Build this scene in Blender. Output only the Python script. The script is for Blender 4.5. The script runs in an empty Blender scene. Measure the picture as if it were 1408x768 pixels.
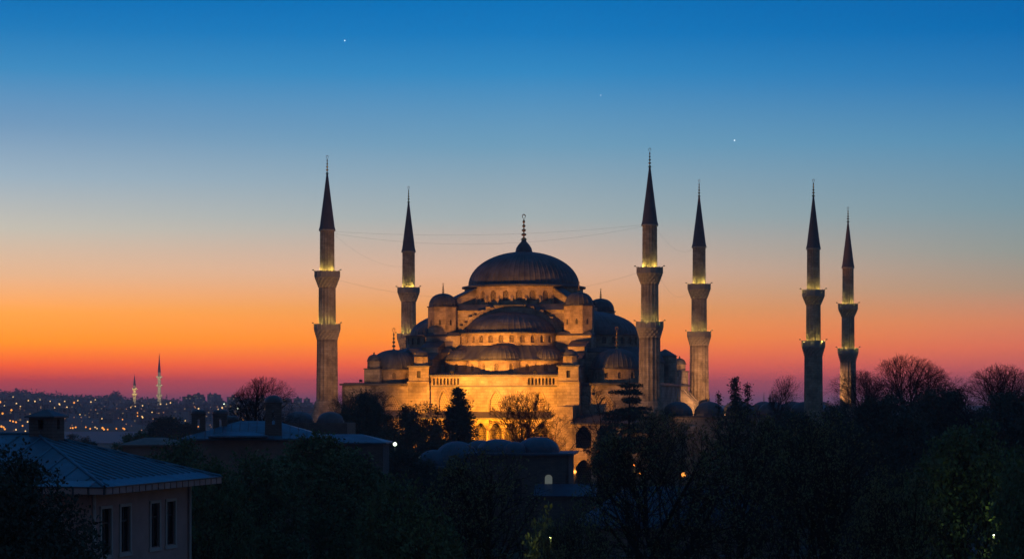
import bpy, math, random
from math import sin, cos, pi, sqrt, atan2, radians
random.seed(7)
C = bpy.context.scene.collection
SC = bpy.context.scene
F, HY, ZC = 2950.0, 548.0, 18.0          # focal length (px of the 1408 px photo), horizon row, eye height

# ------------------------------------------------------------------ camera
cam_d = bpy.data.cameras.new('camera'); cam = bpy.data.objects.new('camera', cam_d); C.objects.link(cam)
cam.location = (0, 0, ZC); cam.rotation_euler = (pi/2, 0, 0)
cam_d.sensor_width = 36; cam_d.lens = F/1408*36; cam_d.shift_y = (HY-384)/1408
cam_d.clip_start = 1; cam_d.clip_end = 60000
SC.camera = cam

# ------------------------------------------------------------------ world: dusk sky
world = bpy.data.worlds.new('World'); SC.world = world; world.use_nodes = True
wn, wl = world.node_tree.nodes, world.node_tree.links
wn.clear()
def s2l(c): 
    c = c/255.0
    return c/12.92 if c <= .04045 else ((c+.055)/1.055)**2.4
def lin(rgb): return (s2l(rgb[0]), s2l(rgb[1]), s2l(rgb[2]), 1)
def mathn(op, a, b=None, clamp=False):
    n = wn.new('ShaderNodeMath'); n.operation = op; n.use_clamp = clamp
    for i, q in enumerate((a, b)):
        if q is None: continue
        if isinstance(q, (int, float)): n.inputs[i].default_value = q
        else: wl.new(q, n.inputs[i])
    return n.outputs[0]
tc = wn.new('ShaderNodeTexCoord'); sp = wn.new('ShaderNodeSeparateXYZ'); wl.new(tc.outputs['Generated'], sp.inputs[0])
X, Y, Z = sp.outputs
hor = mathn('SQRT', mathn('ADD', mathn('MULTIPLY', X, X), mathn('MULTIPLY', Y, Y)))
elev = mathn('ARCTAN2', Z, hor)                                # radians
tt = mathn('DIVIDE', elev, 0.30, True)                         # 0 .. ~17 degrees over the ramp
def ramp(stops, fac):
    r = wn.new('ShaderNodeValToRGB'); cr = r.color_ramp
    cr.interpolation = 'LINEAR'
    while len(cr.elements) > 1: cr.elements.remove(cr.elements[-1])
    pts = sorted((max(0, min(1, math.atan((HY-y)/F)/0.30)), c) for y, c in stops)
    cr.elements[0].position, cr.elements[0].color = pts[0][0], lin(pts[0][1])
    for p, c in pts[1:]:
        e = cr.elements.new(p); e.color = lin(c)
    wl.new(fac, r.inputs[0]); return r.outputs[0]
up = [(-120, (0, 86, 158)), (-360, (5, 66, 138))]
left = ramp([(556, (165, 70, 96)), (537, (215, 74, 78)), (522, (262, 80, 50)), (503, (300, 112, 20)), (472, (300, 168, 10)), (432, (285, 180, 74)), (382, (246, 192, 148)), (320, (205, 198, 184)), (250, (160, 182, 198)), (180, (116, 157, 193)), (180-75, (62, 141, 195)), (50, (28, 124, 189)), (0, (0, 112, 184))]+up, tt)
mid = ramp([(556, (150, 84, 112)), (537, (210, 90, 102)), (518, (256, 98, 80)), (500, (282, 118, 62)), (465, (284, 156, 46)), (425, (252, 168, 92)), (372, (228, 184, 156)), (300, (168, 180, 182)), (200, (112, 160, 190)), (100, (50, 138, 196)), (45, (18, 122, 190)), (0, (0, 114, 186))]+up, tt)
right = ramp([(556, (135, 86, 114)), (535, (175, 86, 104)), (512, (222, 102, 98)), (480, (244, 122, 88)), (445, (230, 140, 98)), (400, (184, 154, 130)), (350, (152, 158, 152)), (290, (124, 155, 168)), (200, (86, 145, 182)), (120, (42, 124, 184)), (50, (0, 108, 178)), (0, (0, 101, 173))]+up, tt)
az = mathn('ARCTAN2', X, Y)
def mix(f, a, b):
    m = wn.new('ShaderNodeMix'); m.data_type = 'RGBA'
    wl.new(f, m.inputs[0]); wl.new(a, m.inputs[6]); wl.new(b, m.inputs[7]); return m.outputs[2]
fa = mathn('DIVIDE', mathn('ADD', az, 0.235), 0.22, True)
fb = mathn('DIVIDE', mathn('SUBTRACT', az, 0.01), 0.225, True)
front = mix(fb, mix(fa, left, mid), right)
back = ramp([(556, (98, 80, 88)), (400, (90, 86, 100)), (100, (68, 84, 108)), (-360, (42, 74, 106))], tt)
fr = mathn('DIVIDE', mathn('SUBTRACT', mathn('ABSOLUTE', az), 0.6), 1.3, True)   # towards the night side
sky = mix(fr, front, back)
zen = wn.new('ShaderNodeRGB'); zen.outputs[0].default_value = lin((38, 80, 120))
sky = mix(mathn('DIVIDE', mathn('SUBTRACT', elev, 0.30), 0.5, True), sky, zen.outputs[0])
bg = wn.new('ShaderNodeBackground'); wl.new(sky, bg.inputs[0]); bg.inputs[1].default_value = 1.0
# the last daylight scattered by the atmosphere, the sun already below the horizon
nish = wn.new('ShaderNodeTexSky'); nish.sky_type = 'NISHITA'; nish.sun_disc = False
nish.sun_elevation = radians(-4); nish.sun_rotation = radians(-12)
bg2 = wn.new('ShaderNodeBackground'); wl.new(nish.outputs[0], bg2.inputs[0]); bg2.inputs[1].default_value = 0.03
ad = wn.new('ShaderNodeAddShader'); wl.new(bg.outputs[0], ad.inputs[0]); wl.new(bg2.outputs[0], ad.inputs[1])
wo = wn.new('ShaderNodeOutputWorld'); wl.new(ad.outputs[0], wo.inputs[0])
SC.view_settings.view_transform = 'Standard'; SC.view_settings.look = 'None'
SC.view_settings.exposure = 0; SC.view_settings.gamma = 1; SC.view_settings.use_curve_mapping = False
SC.render.engine = 'CYCLES'
SC.cycles.max_bounces = 4; SC.cycles.diffuse_bounces = 2; SC.cycles.volume_bounces = 0
SC.cycles.transparent_max_bounces = 4; SC.cycles.use_denoising = True; SC.cycles.sample_clamp_indirect = 3
SC.cycles.caustics_reflective = False; SC.cycles.caustics_refractive = False

# ------------------------------------------------------------------ materials
MATS = {}
def mat(name, col, rough=.8, emit=None, estr=0, noise=None, brick=None, metal=0, bump=0, nscale=1.0, spec=.5):
    m = bpy.data.materials.new(name); m.use_nodes = True
    N, L = m.node_tree.nodes, m.node_tree.links
    b = N['Principled BSDF']; b.inputs['Base Color'].default_value = (*col, 1)
    b.inputs['Roughness'].default_value = rough; b.inputs['Metallic'].default_value = metal
    b.inputs['Specular IOR Level'].default_value = spec
    tcn = N.new('ShaderNodeTexCoord'); colout = None
    if noise is not None:
        n1 = N.new('ShaderNodeTexNoise'); n1.inputs['Scale'].default_value = nscale; n1.inputs['Detail'].default_value = 6
        n1.inputs['Roughness'].default_value = .65
        L.new(tcn.outputs['Object'], n1.inputs['Vector'])
        r = N.new('ShaderNodeValToRGB'); r.color_ramp.elements[0].position = .32; r.color_ramp.elements[1].position = .68
        r.color_ramp.elements[0].color = (*[c*noise for c in col], 1)
        r.color_ramp.elements[1].color = (*[min(1, c*(2-noise)) for c in col], 1)
        L.new(n1.outputs['Fac'], r.inputs[0]); colout = r.outputs[0]
        if bump:
            bp = N.new('ShaderNodeBump'); bp.inputs['Strength'].default_value = bump; bp.inputs['Distance'].default_value = .1
            L.new(n1.outputs['Fac'], bp.inputs['Height']); L.new(bp.outputs[0], b.inputs['Normal'])
    if brick is not None:
        w, h, mortar, dark = brick
        s = N.new('ShaderNodeSeparateXYZ'); L.new(tcn.outputs['Object'], s.inputs[0])
        a = N.new('ShaderNodeMath'); a.operation = 'ADD'; L.new(s.outputs[0], a.inputs[0]); L.new(s.outputs[1], a.inputs[1])
        c = N.new('ShaderNodeCombineXYZ'); L.new(a.outputs[0], c.inputs[0]); L.new(s.outputs[2], c.inputs[1])
        bt = N.new('ShaderNodeTexBrick'); bt.inputs['Scale'].default_value = 1
        bt.inputs['Brick Width'].default_value = w; bt.inputs['Row Height'].default_value = h; bt.inputs['Mortar Size'].default_value = mortar
        bt.inputs['Color1'].default_value = (1, 1, 1, 1); bt.inputs['Color2'].default_value = (.72, .7, .68, 1); bt.inputs['Mortar'].default_value = (dark, dark, dark, 1)
        bt.inputs['Bias'].default_value = -.1
        L.new(c.outputs[0], bt.inputs['Vector'])
        mx = N.new('ShaderNodeMix'); mx.data_type = 'RGBA'; mx.blend_type = 'MULTIPLY'; mx.inputs[0].default_value = 1
        if colout: L.new(colout, mx.inputs[6])
        else: mx.inputs[6].default_value = (*col, 1)
        L.new(bt.outputs['Color'], mx.inputs[7]); colout = mx.outputs[2]
    if colout: L.new(colout, b.inputs['Base Color'])
    if emit:
        b.inputs['Emission Color'].default_value = (*emit, 1); b.inputs['Emission Strength'].default_value = estr
        m.cycles.emission_sampling = 'NONE'
    MATS[name] = m; return m
mat('stone', (.32, .27, .22), .85, noise=.38, brick=(1.5, .55, .035, .6), nscale=.3, bump=.4)
mat('stone_fine', (.34, .27, .20), .85, noise=.48, brick=(.9, .42, .035, .7), nscale=.45, bump=.3)
mat('stone_trim', (.38, .33, .27), .8, noise=.8, nscale=.8)
mat('lead', (.060, .064, .080), .5, noise=.45, nscale=.4)
mat('lead_cone', (.11, .085, .085), .6, noise=.75, nscale=.5)
mat('gold', (.5, .33, .12), .35, metal=.8)
mat('grille_and_shade', (.075, .06, .05), .7, brick=(.42, .42, .07, 2.2))  # window lattices; also darkens the arcade back wall in place of shade
mat('lattice', (.24, .19, .14), .8, brick=(.42, .42, .09, 1.7))
mat('dark', (.02, .02, .025), .6)
mat('glass_dark', (.015, .018, .025), .15)
mat('iron', (.04, .04, .045), .5, metal=.5)
mat('copper_blue', (.03, .11, .17), .42, noise=.5, nscale=.7)
mat('copper_blue_pale', (.07, .20, .29), .45, noise=.8, nscale=.9)
mat('lead_blue', (.03, .075, .125), .5, noise=.7, nscale=.5)
mat('pink_plaster', (.38, .235, .22), .9, noise=.85, nscale=.8)
mat('white_trim', (.40, .35, .34), .7)
mat('brown_plaster', (.22, .15, .13), .9, noise=.75, nscale=.6)
mat('dark_brick', (.14, .10, .09), .9, noise=.8, brick=(.5, .16, .02, .6), nscale=1)
mat('bark', (.03, .024, .02), .95, spec=.05)
mat('leaf_bud', (.16, .15, .06), .8)
mat('leaf_green', (.085, .12, .045), .8)
mat('leaf_dark', (.035, .055, .036), .85)
mat('grass', (.03, .045, .02), .95, noise=.5, nscale=.08)
mat('asphalt', (.05, .05, .05), .9, noise=.8, nscale=.5)
mat('hill', (.05, .05, .05), .95, noise=.35, nscale=.02)
mat('house_wall', (.16, .13, .13), .9); mat('house_wall_pale', (.25, .22, .21), .9); mat('house_roof', (.16, .08, .06), .9)
mat('win_lit', (.1, .08, .05), .6, emit=(1, .6, .25), estr=.22)
mat('win_white', (.1, .1, .1), .6, emit=(.8, .9, .8), estr=.1)
mat('lamp_orange', (.2, .1, .05), .5, emit=(1, .34, .05), estr=1.5)
mat('lamp_yellow', (.2, .15, .1), .5, emit=(1, .60, .22), estr=1.5)
mat('lamp_dim', (.2, .1, .05), .5, emit=(.9, .36, .14), estr=.6)
mat('lamp_white', (.2, .2, .2), .5, emit=(.85, 1, .72), estr=2.5)
mat('flood_face', (.2, .2, .1), .5, emit=(1, .9, .4), estr=3)
mat('minaret_far', (.75, .62, .42), .8)
mat('star_glow', (0, 0, 0), 1, emit=(.8, .9, 1), estr=1.6)
m = mat('water', (.03, .035, .05), .38)
m.node_tree.nodes['Principled BSDF'].inputs['Roughness'].default_value = .6
N, L = m.node_tree.nodes, m.node_tree.links
nz = N.new('ShaderNodeTexNoise'); nz.inputs['Scale'].default_value = .15; nz.inputs['Detail'].default_value = 4
bp = N.new('ShaderNodeBump'); bp.inputs['Strength'].default_value = .35; bp.inputs['Distance'].default_value = .6
tcn = N.new('ShaderNodeTexCoord'); L.new(tcn.outputs['Object'], nz.inputs['Vector'])
L.new(nz.outputs['Fac'], bp.inputs['Height']); L.new(bp.outputs[0], N['Principled BSDF'].inputs['Normal'])

# ------------------------------------------------------------------ mesh helpers
class MB:
    def __init__(s): s.v = []; s.f = []; s.m = []
    def add(s, vs, fs, mi=0):
        b = len(s.v); s.v.extend(vs)
        for f in fs: s.f.append(tuple(i+b for i in f)); s.m.append(mi)
    def box(s, x0, x1, y0, y1, z0, z1, mi=0):
        v = [(x, y, z) for z in (z0, z1) for y in (y0, y1) for x in (x0, x1)]
        s.add(v, [(0, 2, 3, 1), (4, 5, 7, 6), (0, 1, 5, 4), (1, 3, 7, 5), (3, 2, 6, 7), (2, 0, 4, 6)], mi)
    def rprism(s, cx, cy, r0, r1, z0, z1, n=8, mi=0, rot=None, cap=True):
        rot = pi/n if rot is None else rot
        v = [(cx+r*cos(rot+2*pi*i/n), cy+r*sin(rot+2*pi*i/n), z) for r, z in ((r0, z0), (r1, z1)) for i in range(n)]
        f = [(i, (i+1) % n, n+(i+1) % n, n+i) for i in range(n)]
        if cap: f += [tuple(range(n-1, -1, -1)), tuple(range(n, 2*n))]
        s.add(v, f, mi)
    def lathe(s, cx, cy, prof, n=32, a0=0, a1=2*pi, mi=0, rib=0, ribn=4, rot=0):
        full = abs(a1-a0-2*pi) < 1e-6
        k = n if full else n+1
        vs = []
        for r, z in prof:
            for i in range(k):
                a = rot+a0+(a1-a0)*i/n
                rr = r+(rib*min(1, r/2) if rib and i % ribn == 0 else 0)
                vs.append((cx+rr*cos(a), cy+rr*sin(a), z))
        fs = []
        for j in range(len(prof)-1):
            for i in range(n):
                i2 = (i+1) % k
                fs.append((j*k+i, j*k+i2, (j+1)*k+i2, (j+1)*k+i))
        s.add(vs, fs, mi)
    def tube(s, pts, rad, n=4, mi=0):
        vs = []; fs = []; K = len(pts)
        for i, p in enumerate(pts):
            a = pts[max(0, i-1)]; b = pts[min(K-1, i+1)]
            d = (b[0]-a[0], b[1]-a[1], b[2]-a[2]); l = sqrt(d[0]**2+d[1]**2+d[2]**2) or 1
            d = (d[0]/l, d[1]/l, d[2]/l)
            u = (-d[1], d[0], 0) if abs(d[2]) < .9 else (0, -d[2], d[1])
            l = sqrt(u[0]**2+u[1]**2+u[2]**2) or 1; u = (u[0]/l, u[1]/l, u[2]/l)
            w = (d[1]*u[2]-d[2]*u[1], d[2]*u[0]-d[0]*u[2], d[0]*u[1]-d[1]*u[0])
            r = rad[i] if isinstance(rad, (list, tuple)) else rad
            for q in range(n):
                ca, sa = cos(2*pi*q/n)*r, sin(2*pi*q/n)*r
                vs.append((p[0]+u[0]*ca+w[0]*sa, p[1]+u[1]*ca+w[1]*sa, p[2]+u[2]*ca+w[2]*sa))
        for i in range(K-1):
            for q in range(n):
                fs.append((i*n+q, i*n+(q+1) % n, (i+1)*n+(q+1) % n, (i+1)*n+q))
        s.add(vs, fs, mi)
    def ball(s, c, r, mi=0, n=10, m=6):
        prof = [(max(1e-3, r*sin(pi*j/m)), c[2]-r*cos(pi*j/m)) for j in range(m+1)]
        s.lathe(c[0], c[1], prof, n, mi=mi)
    def mesh(s, name, mats):
        me = bpy.data.meshes.new(name); me.from_pydata(s.v, [], s.f)
        for q in mats: me.materials.append(MATS[q])
        if len(mats) > 1: me.polygons.foreach_set('material_index', s.m)
        me.update(); return me
    def build(s, name, mats, parent=None, smooth=False):
        if isinstance(mats, str): mats = [mats]
        o = bpy.data.objects.new(name, s.mesh(name, mats)); C.objects.link(o)
        if parent: o.parent = parent
        if smooth: o.data.polygons.foreach_set('use_smooth', [True]*len(o.data.polygons))
        return o
def tag(o, label=None, cat=None, group=None, kind=None):
    if label: o['label'] = label
    if cat: o['category'] = cat
    if group: o['group'] = group
    if kind: o['kind'] = kind
    return o
def thing(name, loc, label, cat, rz=0, group=None):
    o = bpy.data.objects.new(name, None); C.objects.link(o); o.location = loc; o.rotation_euler = (0, 0, rz)
    o.empty_display_size = .5
    return tag(o, label, cat, group)
def copy_tree(o, parent=None):
    c = o.copy(); C.objects.link(c)
    if parent: c.parent = parent
    for ch in list(o.children):
        copy_tree(ch, c)
    return c
def P(px, py, Yd): return ((px-704)/F*Yd, Yd, ZC+(HY-py)/F*Yd)

# wall pierced by openings.  mapf(s, z, d) -> xyz, d = depth into the wall
def arch_pts(c, w, zs, h, kind, n=8):
    out = []
    for k in range(n+1):
        x = -cos(pi*k/n)
        z = sqrt(max(0, 1-x*x)) if kind == 'round' else (1-abs(x)**1.7) if kind == 'point' else 0
        out.append((c+w*x, zs+h*z))
    return out
def wall(mb, mapf, s0, s1, z0, z1, ops, depth=.4, ds=1.5, mi=0):
    def strip(sa, sb, za, zb):
        if sb-sa < 1e-4: return
        n = max(1, int(math.ceil((sb-sa)/ds)))
        for i in range(n):
            a = sa+(sb-sa)*i/n; b = sa+(sb-sa)*(i+1)/n
            mb.add([mapf(a, za, 0), mapf(b, za, 0), mapf(b, zb, 0), mapf(a, zb, 0)], [(0, 1, 2, 3)], mi)
    cur = s0; panes = []
    for (c, w, zb, zs, h, kind) in sorted(ops):
        strip(cur, c-w, z0, z1); cur = c+w
        if zb > z0+1e-4: strip(c-w, c+w, z0, zb)
        ap = arch_pts(c, w, zs, h, kind, 8 if kind != 'rect' else 2)
        if kind == 'rect': ap = [(c-w, zs), (c, zs), (c+w, zs)]
        for (a, za), (b, zb2) in zip(ap, ap[1:]):
            mb.add([mapf(a, za, 0), mapf(b, zb2, 0), mapf(b, z1, 0), mapf(a, z1, 0)], [(0, 1, 2, 3)], mi)
        out = [(c-w, zb)]+ap+[(c+w, zb)]
        for (a, za), (b, zb2) in zip(out, out[1:]+out[:1]):
            mb.add([mapf(a, za, 0), mapf(a, za, depth), mapf(b, zb2, depth), mapf(b, zb2, 0)], [(0, 1, 2, 3)], mi)
        panes.append([mapf(a, z, depth) for a, z in out])
    strip(cur, s1, z0, z1)
    return panes
def pane_parts(panes, parent, m='grille_and_shade', name='window'):
    for p in panes:
        q = MB(); q.add(p, [tuple(range(len(p)))]); q.build(name, m, parent)
def finial(mb, cx, cy, z, h, r, mi=0):
    """onion foot, stacked balls, crescent"""
    k = h/10
    prof = [(r*1.1, z-.05), (r*.75, z+.5*k), (r*.22, z+1.1*k)]
    zz = z+1.3*k
    for rr in (.95, .8, .62, .5):
        prof += [(r*.18, zz), (r*rr*.75, zz+.45*k), (r*rr, zz+.75*k), (r*rr*.7, zz+1.1*k), (r*.16, zz+1.5*k)]
        zz += 1.75*k
    prof += [(r*.12, zz+.3*k)]
    mb.lathe(cx, cy, prof, 8, mi=mi)
    R = .8*k
    pts = [(cx+R*cos(a)*.8, cy, zz+.3*k+R+R*sin(a)) for a in [(-pi/2+.0)+i*(1.75*pi)/9+.12*pi for i in range(10)]]
    mb.tube(pts, [r*.07+.1*r*sin(pi*i/9) for i in range(10)], 4, mi)
def dome_prof(r, h, z, n=10, p=1.0, top=.02):
    return [(max(top, r*cos(pi/2*j/n)**p), z+h*sin(pi/2*j/n)) for j in range(n+1)]

def light(kind, loc, energy, col, parent=None, target=None, size=60, blend=.6, rad=.15, name='lamp_light'):
    d = bpy.data.lights.new(name, kind); d.energy = energy; d.color = col
    if kind == 'SPOT': d.spot_size = radians(size); d.spot_blend = blend
    d.shadow_soft_size = rad
    o = bpy.data.objects.new(name, d); C.objects.link(o); o.location = loc
    if parent: o.parent = parent
    if target:
        import mathutils
        v = mathutils.Vector(target)-mathutils.Vector(loc)
        o.rotation_euler = v.to_track_quat('-Z', 'Y').to_euler()
    return o

# ------------------------------------------------------------------ ground, water, hill
g = MB(); g.add([(-7000, -300, 0), (7000, -300, 0), (7000, 6000, 0), (-7000, 6000, 0)], [(0, 1, 2, 3)])
tag(g.build('ground', 'grass'), 'dark ground of the park and the city reaching to the horizon', 'ground', kind='structure')
def sheet(name, m, pts, z, label, cat):
    q = MB(); q.add([(x, y, z) for x, y in pts], [tuple(range(len(pts)))])
    return tag(q.build(name, m), label, cat, kind='structure')
sheet('water', 'water', [(-1500, 860), (500, 860), (500, 1165), (-1500, 1165)], .3, 'pale inlet of water before the far hillside', 'water')
sheet('road', 'asphalt', [(-120, 262), (160, 248), (160, 256), (-120, 270)], .012, 'dark park road in front of the mosque', 'road')
RIDGE = [(-400, 547), (0, 544), (30, 541), (55, 545), (90, 549), (160, 551), (200, 553), (260, 555), (310, 557), (420, 559), (700, 561), (1800, 562)]
def interp(tab, x):
    if x <= tab[0][0]: return tab[0][1]
    for (a, p), (b, q) in zip(tab, tab[1:]):
        if x <= b: return p+(q-p)*(x-a)/(b-a)
    return tab[-1][1]
def hill_h(x, y):
    px = 704+F*x/y
    zr = ZC+(HY-interp(RIDGE, px))/F*3600
    t = max(0, min(1, (y-1150)/2450)); s = t*t*(3-2*t)*.45+t*.55
    w = 1.0*sin(x*.008+y*.004)+.8*sin(x*.021-y*.007)+.4*sin(x*.051+y*.019)
    h = -1+(zr+1)*s+w*s*.8
    if y > 3700: h -= (y-3700)*.02
    return h
hm = MB(); NX, NY = 170, 60
for j in range(NY+1):
    y = 1150+(5200-1150)*(j/NY)**1.2
    for i in range(NX+1):
        x = (-.36+.62*i/NX)*y
        hm.v.append((x, y, hill_h(x, y) if j else -2))
for j in range(NY):
    for i in range(NX):
        a = j*(NX+1)+i; hm.f.append((a, a+1, a+NX+2, a+NX+1)); hm.m.append(0)
tag(hm.build('hill', 'hill', smooth=True), 'low built-up hillside across the water on the horizon', 'hill', kind='structure')

# ------------------------------------------------------------------ the mosque
TH = atan2(-.196, .9805)
HC = (2.4, 434.4)
mosque = thing('mosque', (HC[0], HC[1], 0), 'great stone mosque with cascading lead domes, its centre lit orange by floodlights', 'mosque', TH)
def Wd(u, v, z=0):
    return (HC[0]+u*cos(TH)-v*sin(TH), HC[1]+u*sin(TH)+v*cos(TH), z)

# main hall block
hall = MB()
FV = -28.0        # plane of the outer side walls
def fmap(v0, sgn=1): return lambda s, z, d: (s, v0+d*sgn, z)
# central facade (u -12..12), raised parapet zone
ops = [(x, 1.5, 14.9, 18.2, 1.9, 'point') for x in (-9.8, .3, 8.8)]
bal = []
for c0 in (-9.25, 9.1):
    for k in range(8): bal.append((c0-2.35+k*.67, .2, 20.7, 21.9, 0, 'rect'))
wm = fmap(-29.6)
pan = wall(hall, wm, -12.3, 12.3, 0, 20.3, [(c, 1.15 if c > 0 and c < 5 else .9, 15.0, 17.5, 1.9, k) for c, w, a, b, h, k in ops], .5, 50)
pan_b = wall(hall, wm, -12.3, 12.3, 20.3, 22.2, bal, .5, 50)
hall.box(-12.3, 12.3, -29.1, -26, 22.0, 22.2)
# wings
wl1 = wall(hall, fmap(FV), -30.2, -16.6, 0, 20.6, [(-27.2, 1.1, 12.6, 16, 1.4, 'point'), (-20.3, 1.5, 12.6, 16.8, 1.7, 'point')], .5, 50)
wl2 = wall(hall, fmap(FV), 16.6, 30.2, 0, 20.6, [(21.0, 1.5, 12.6, 16.8, 1.7, 'point'), (26.5, 1.1, 12.6, 16, 1.4, 'point')], .5, 50)
# body behind the facade
hall.box(-30.2, 30.2, -27.2, 28, 0, 20.6)
for (a, b) in ((-30.2, -16.6), (16.6, 30.2)):
    hall.box(a, b, FV, -27.2, 20.4, 20.6)
# side returns of facade pieces
hall.box(-30.2, -29.6, -28, -27.2, 0, 20.4); hall.box(29.6, 30.2, -28, -27.2, 0, 20.4)
hall_o = hall.build('hall', 'stone', mosque)
pane_parts(pan+wl1+wl2, hall_o, 'lattice')
pane_parts(pan_b, hall_o, 'dark', 'gallery_opening')
# thin window tracery frames around the facade windows
for c, q in ((-9.8, 1.15), (.3, 1.5), (8.8, 1.15)):
    tr = MB()
    pts = [(c-q, -29.63, 14.9)]+[(x, -29.63, z) for x, z in arch_pts(c, q, 17.5, 2.3, 'point', 12)]+[(c+q, -29.63, 14.9)]
    tr.tube(pts, .09, 4); tr.build('window_surround', 'stone_trim', mosque)
for c in (-20.3, 21.0):
    tr = MB()
    pts = [(c-1.8, -28.03, 12.2)]+[(x, -28.03, z) for x, z in arch_pts(c, 1.8, 16.8, 2.1, 'point', 12)]+[(c+1.8, -28.03, 12.2)]
    tr.tube(pts, .1, 4); tr.build('window_surround', 'stone_trim', mosque)
# cornices
co = MB()
co.box(-12.4, 12.4, -29.95, -29.5, 20.25, 20.5); co.box(-12.4, 12.4, -30.1, -29.5, 22.2, 22.55)
co.box(-30.6, -16.7, -28.4, -27.5, 20.6, 20.95); co.box(16.7, 30.6, -28.4, -27.5, 20.6, 20.95)
co.box(30.0, 30.6, -27.5, 28.4, 20.6, 20.95); co.box(-30.6, -30.0, -27.5, 28.4, 20.6, 20.95); co.box(-30, 30, 27.8, 28.4, 20.6, 20.95)
co.build('cornice', 'lead', mosque)
# right flank fins (far corner), catch the light
fin = MB()
for v in (16, 21, 25.5):
    fin.box(30.2, 32.6, v-.9, v+.9, 0, 17.5); fin.add([(30.2, v-.9, 17.5), (32.6, v-.9, 17.5), (32.6, v+.9, 17.5), (30.2, v+.9, 17.5), (30.2, v-.9, 20), (30.2, v+.9, 20)], [(0, 1, 4), (1, 2, 5, 4), (2, 3, 5)])
fin.build('buttress', 'stone', mosque)
# buttress towers on the facade
def buttress_tower(sg, parent):
    a, b = (12.3, 16.5)
    x0, x1 = (a, b) if sg > 0 else (-b, -a)
    m = MB()
    m.box(x0, x1, -30.6, -27, 0, 21.0)
    pn = wall(m, fmap(-30.5), x0+.15, x1-.15, 21.3, 24.0, [((x0+x1)/2, .36, 22.0, 23.3, 0, 'rect')], .5, 50)
    m.box(x0+.15, x1-.15, -29.9, -26.2, 21.3, 24.0)
    m.add([(x0+.15, -30.5, 21.3), (x0+.15, -29.9, 21.3), (x0+.15, -29.9, 24), (x0+.15, -30.5, 24)], [(0, 1, 2, 3)])
    m.add([(x1-.15, -30.5, 21.3), (x1-.15, -29.9, 21.3), (x1-.15, -29.9, 24), (x1-.15, -30.5, 24)], [(0, 1, 2, 3)])
    m.box(x0-.0, x1+.0, -31, -26.2, 21.0, 21.3)
    # stepped spine back to the weight turret
    m.box(x0+.5, x1-.5, -26.2, -21.5, 18, 25.6)
    m.box(x0+.5, x1-.5, -21.5, -16.5, 18, 28.0)
    m.box(x0+.7, x1-.7, -30.0, -26.6, 24.3, 24.5)
    cx = (x0+x1)/2
    m.rprism(cx, -28.2, 1.5, 1.4, 24.3, 26.0, 8)
    o = m.build('buttress_tower', 'stone', parent)
    pane_parts(pn, o, 'dark')
    r = MB()
    r.box(x0-.1, x1+.1, -30.8, -26.0, 24.0, 24.3)
    r.lathe(cx, -28.2, [(1.75, 26.0), (1.65, 26.15)]+dome_prof(1.35, 1.15, 26.15, 6), 16)
    for (va, vb, z) in ((-26.3, -21.4, 25.6), (-21.6, -16.4, 28.0)):
        xa, xb = x0+.3, x1-.3
        r.add([(xa, va, z), (xb, va, z), (xb, vb, z+1.3), (xa, vb, z+1.3), (xa, vb, z), (xb, vb, z)], [(0, 1, 2, 3), (0, 3, 4), (1, 5, 2), (0, 4, 5, 1), (3, 2, 5, 4)])
    r.build('lead_roof', 'lead', o)
for s in (-1, 1): buttress_tower(s, mosque)

# lower leaning roof and two-storey arcade along the facade
ar = MB()
aops = []
for u in (-28.5, -25.5, -22.5, -19.5, -10.5, -7.5, -4.6, -1.7, 1.2, 4.1, 7.0, 9.9): aops.append((u, 1.08, 9.3, 12.3, 1.25, 'point'))
aops2 = [(u, 1.15, 1.2, 5.6, 1.3, 'point') for (u, *_r) in aops]
AV = -33.6
up_a = wall(ar, fmap(AV), -30, 12.0, 7.6, 14.3, aops, .5, 50)
lo_a = wall(ar, fmap(AV), -30, 12.0, 0, 7.4, aops2, .5, 50)
ar.box(-30, 12.0, AV, AV+.35, 7.4, 7.6); ar.box(-30, 12, AV+.35, -29.7, 7.35, 7.6)
up_b = wall(ar, fmap(AV-1.2), 15.9, 30, 7.6, 13.4, [(u, 1.45, 8.9, 11.6, 1.5, 'point') for u in (18.0, 22.0, 26.0)], .5, 50)
lo_b = wall(ar, fmap(AV-1.2), 15.9, 30, 0, 7.4, [(u, 1.45, 1.2, 5.4, 1.4, 'point') for u in (18.0, 22.0, 26.0)], .5, 50)
ar.box(15.9, 30, AV-1.2, AV-.85, 7.4, 7.6)
ar.box(11.9, 15.9, AV-.6, -30.7, 0, 16.6)      # projecting pier between the arcades
ar.box(15.85, 16.1, AV-1.2, -28, 0, 13.3); ar.box(-30.1, -29.8, AV, -28, 0, 14.2)
arc = ar.build('arcade', 'stone_fine', mosque)
# arches are open: back wall behind them, interior shade put into its dark colour
bk = MB(); bk.box(-29.7, 11.8, -29.9, -29.65, .1, 14.2); bk.box(16.2, 29.9, -30.6, -30.3, .1, 13.2); bk.build('back_wall_shade', 'grille_and_shade', arc)
ar2 = MB()
for (a, b, zf, zb, vf) in ((-30.4, 11.9, 14.2, 15.6, AV-.7), (15.6, 30.4, 13.3, 14.9, AV-1.9)):
    ar2.add([(a, vf, zf), (b, vf, zf), (b, -28.5, zb), (a, -28.5, zb), (a, vf, zf+.25), (b, vf, zf+.25), (b, -28.5, zb+.25), (a, -28.5, zb+.25)],
            [(0, 3, 2, 1), (4, 5, 6, 7), (0, 1, 5, 4), (1, 2, 6, 5), (3, 0, 4, 7)])
ar2.build('arcade_roof', 'lead', mosque)
for u in (-9.0, -6.05, -3.15, -.25, 2.65, 5.55, 8.45): cl = MB(); cl.tube([(u, AV-.12, 7.7), (u, AV-.12, 12.2)], .16, 8); cl.build('column', 'stone_trim', arc)

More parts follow.
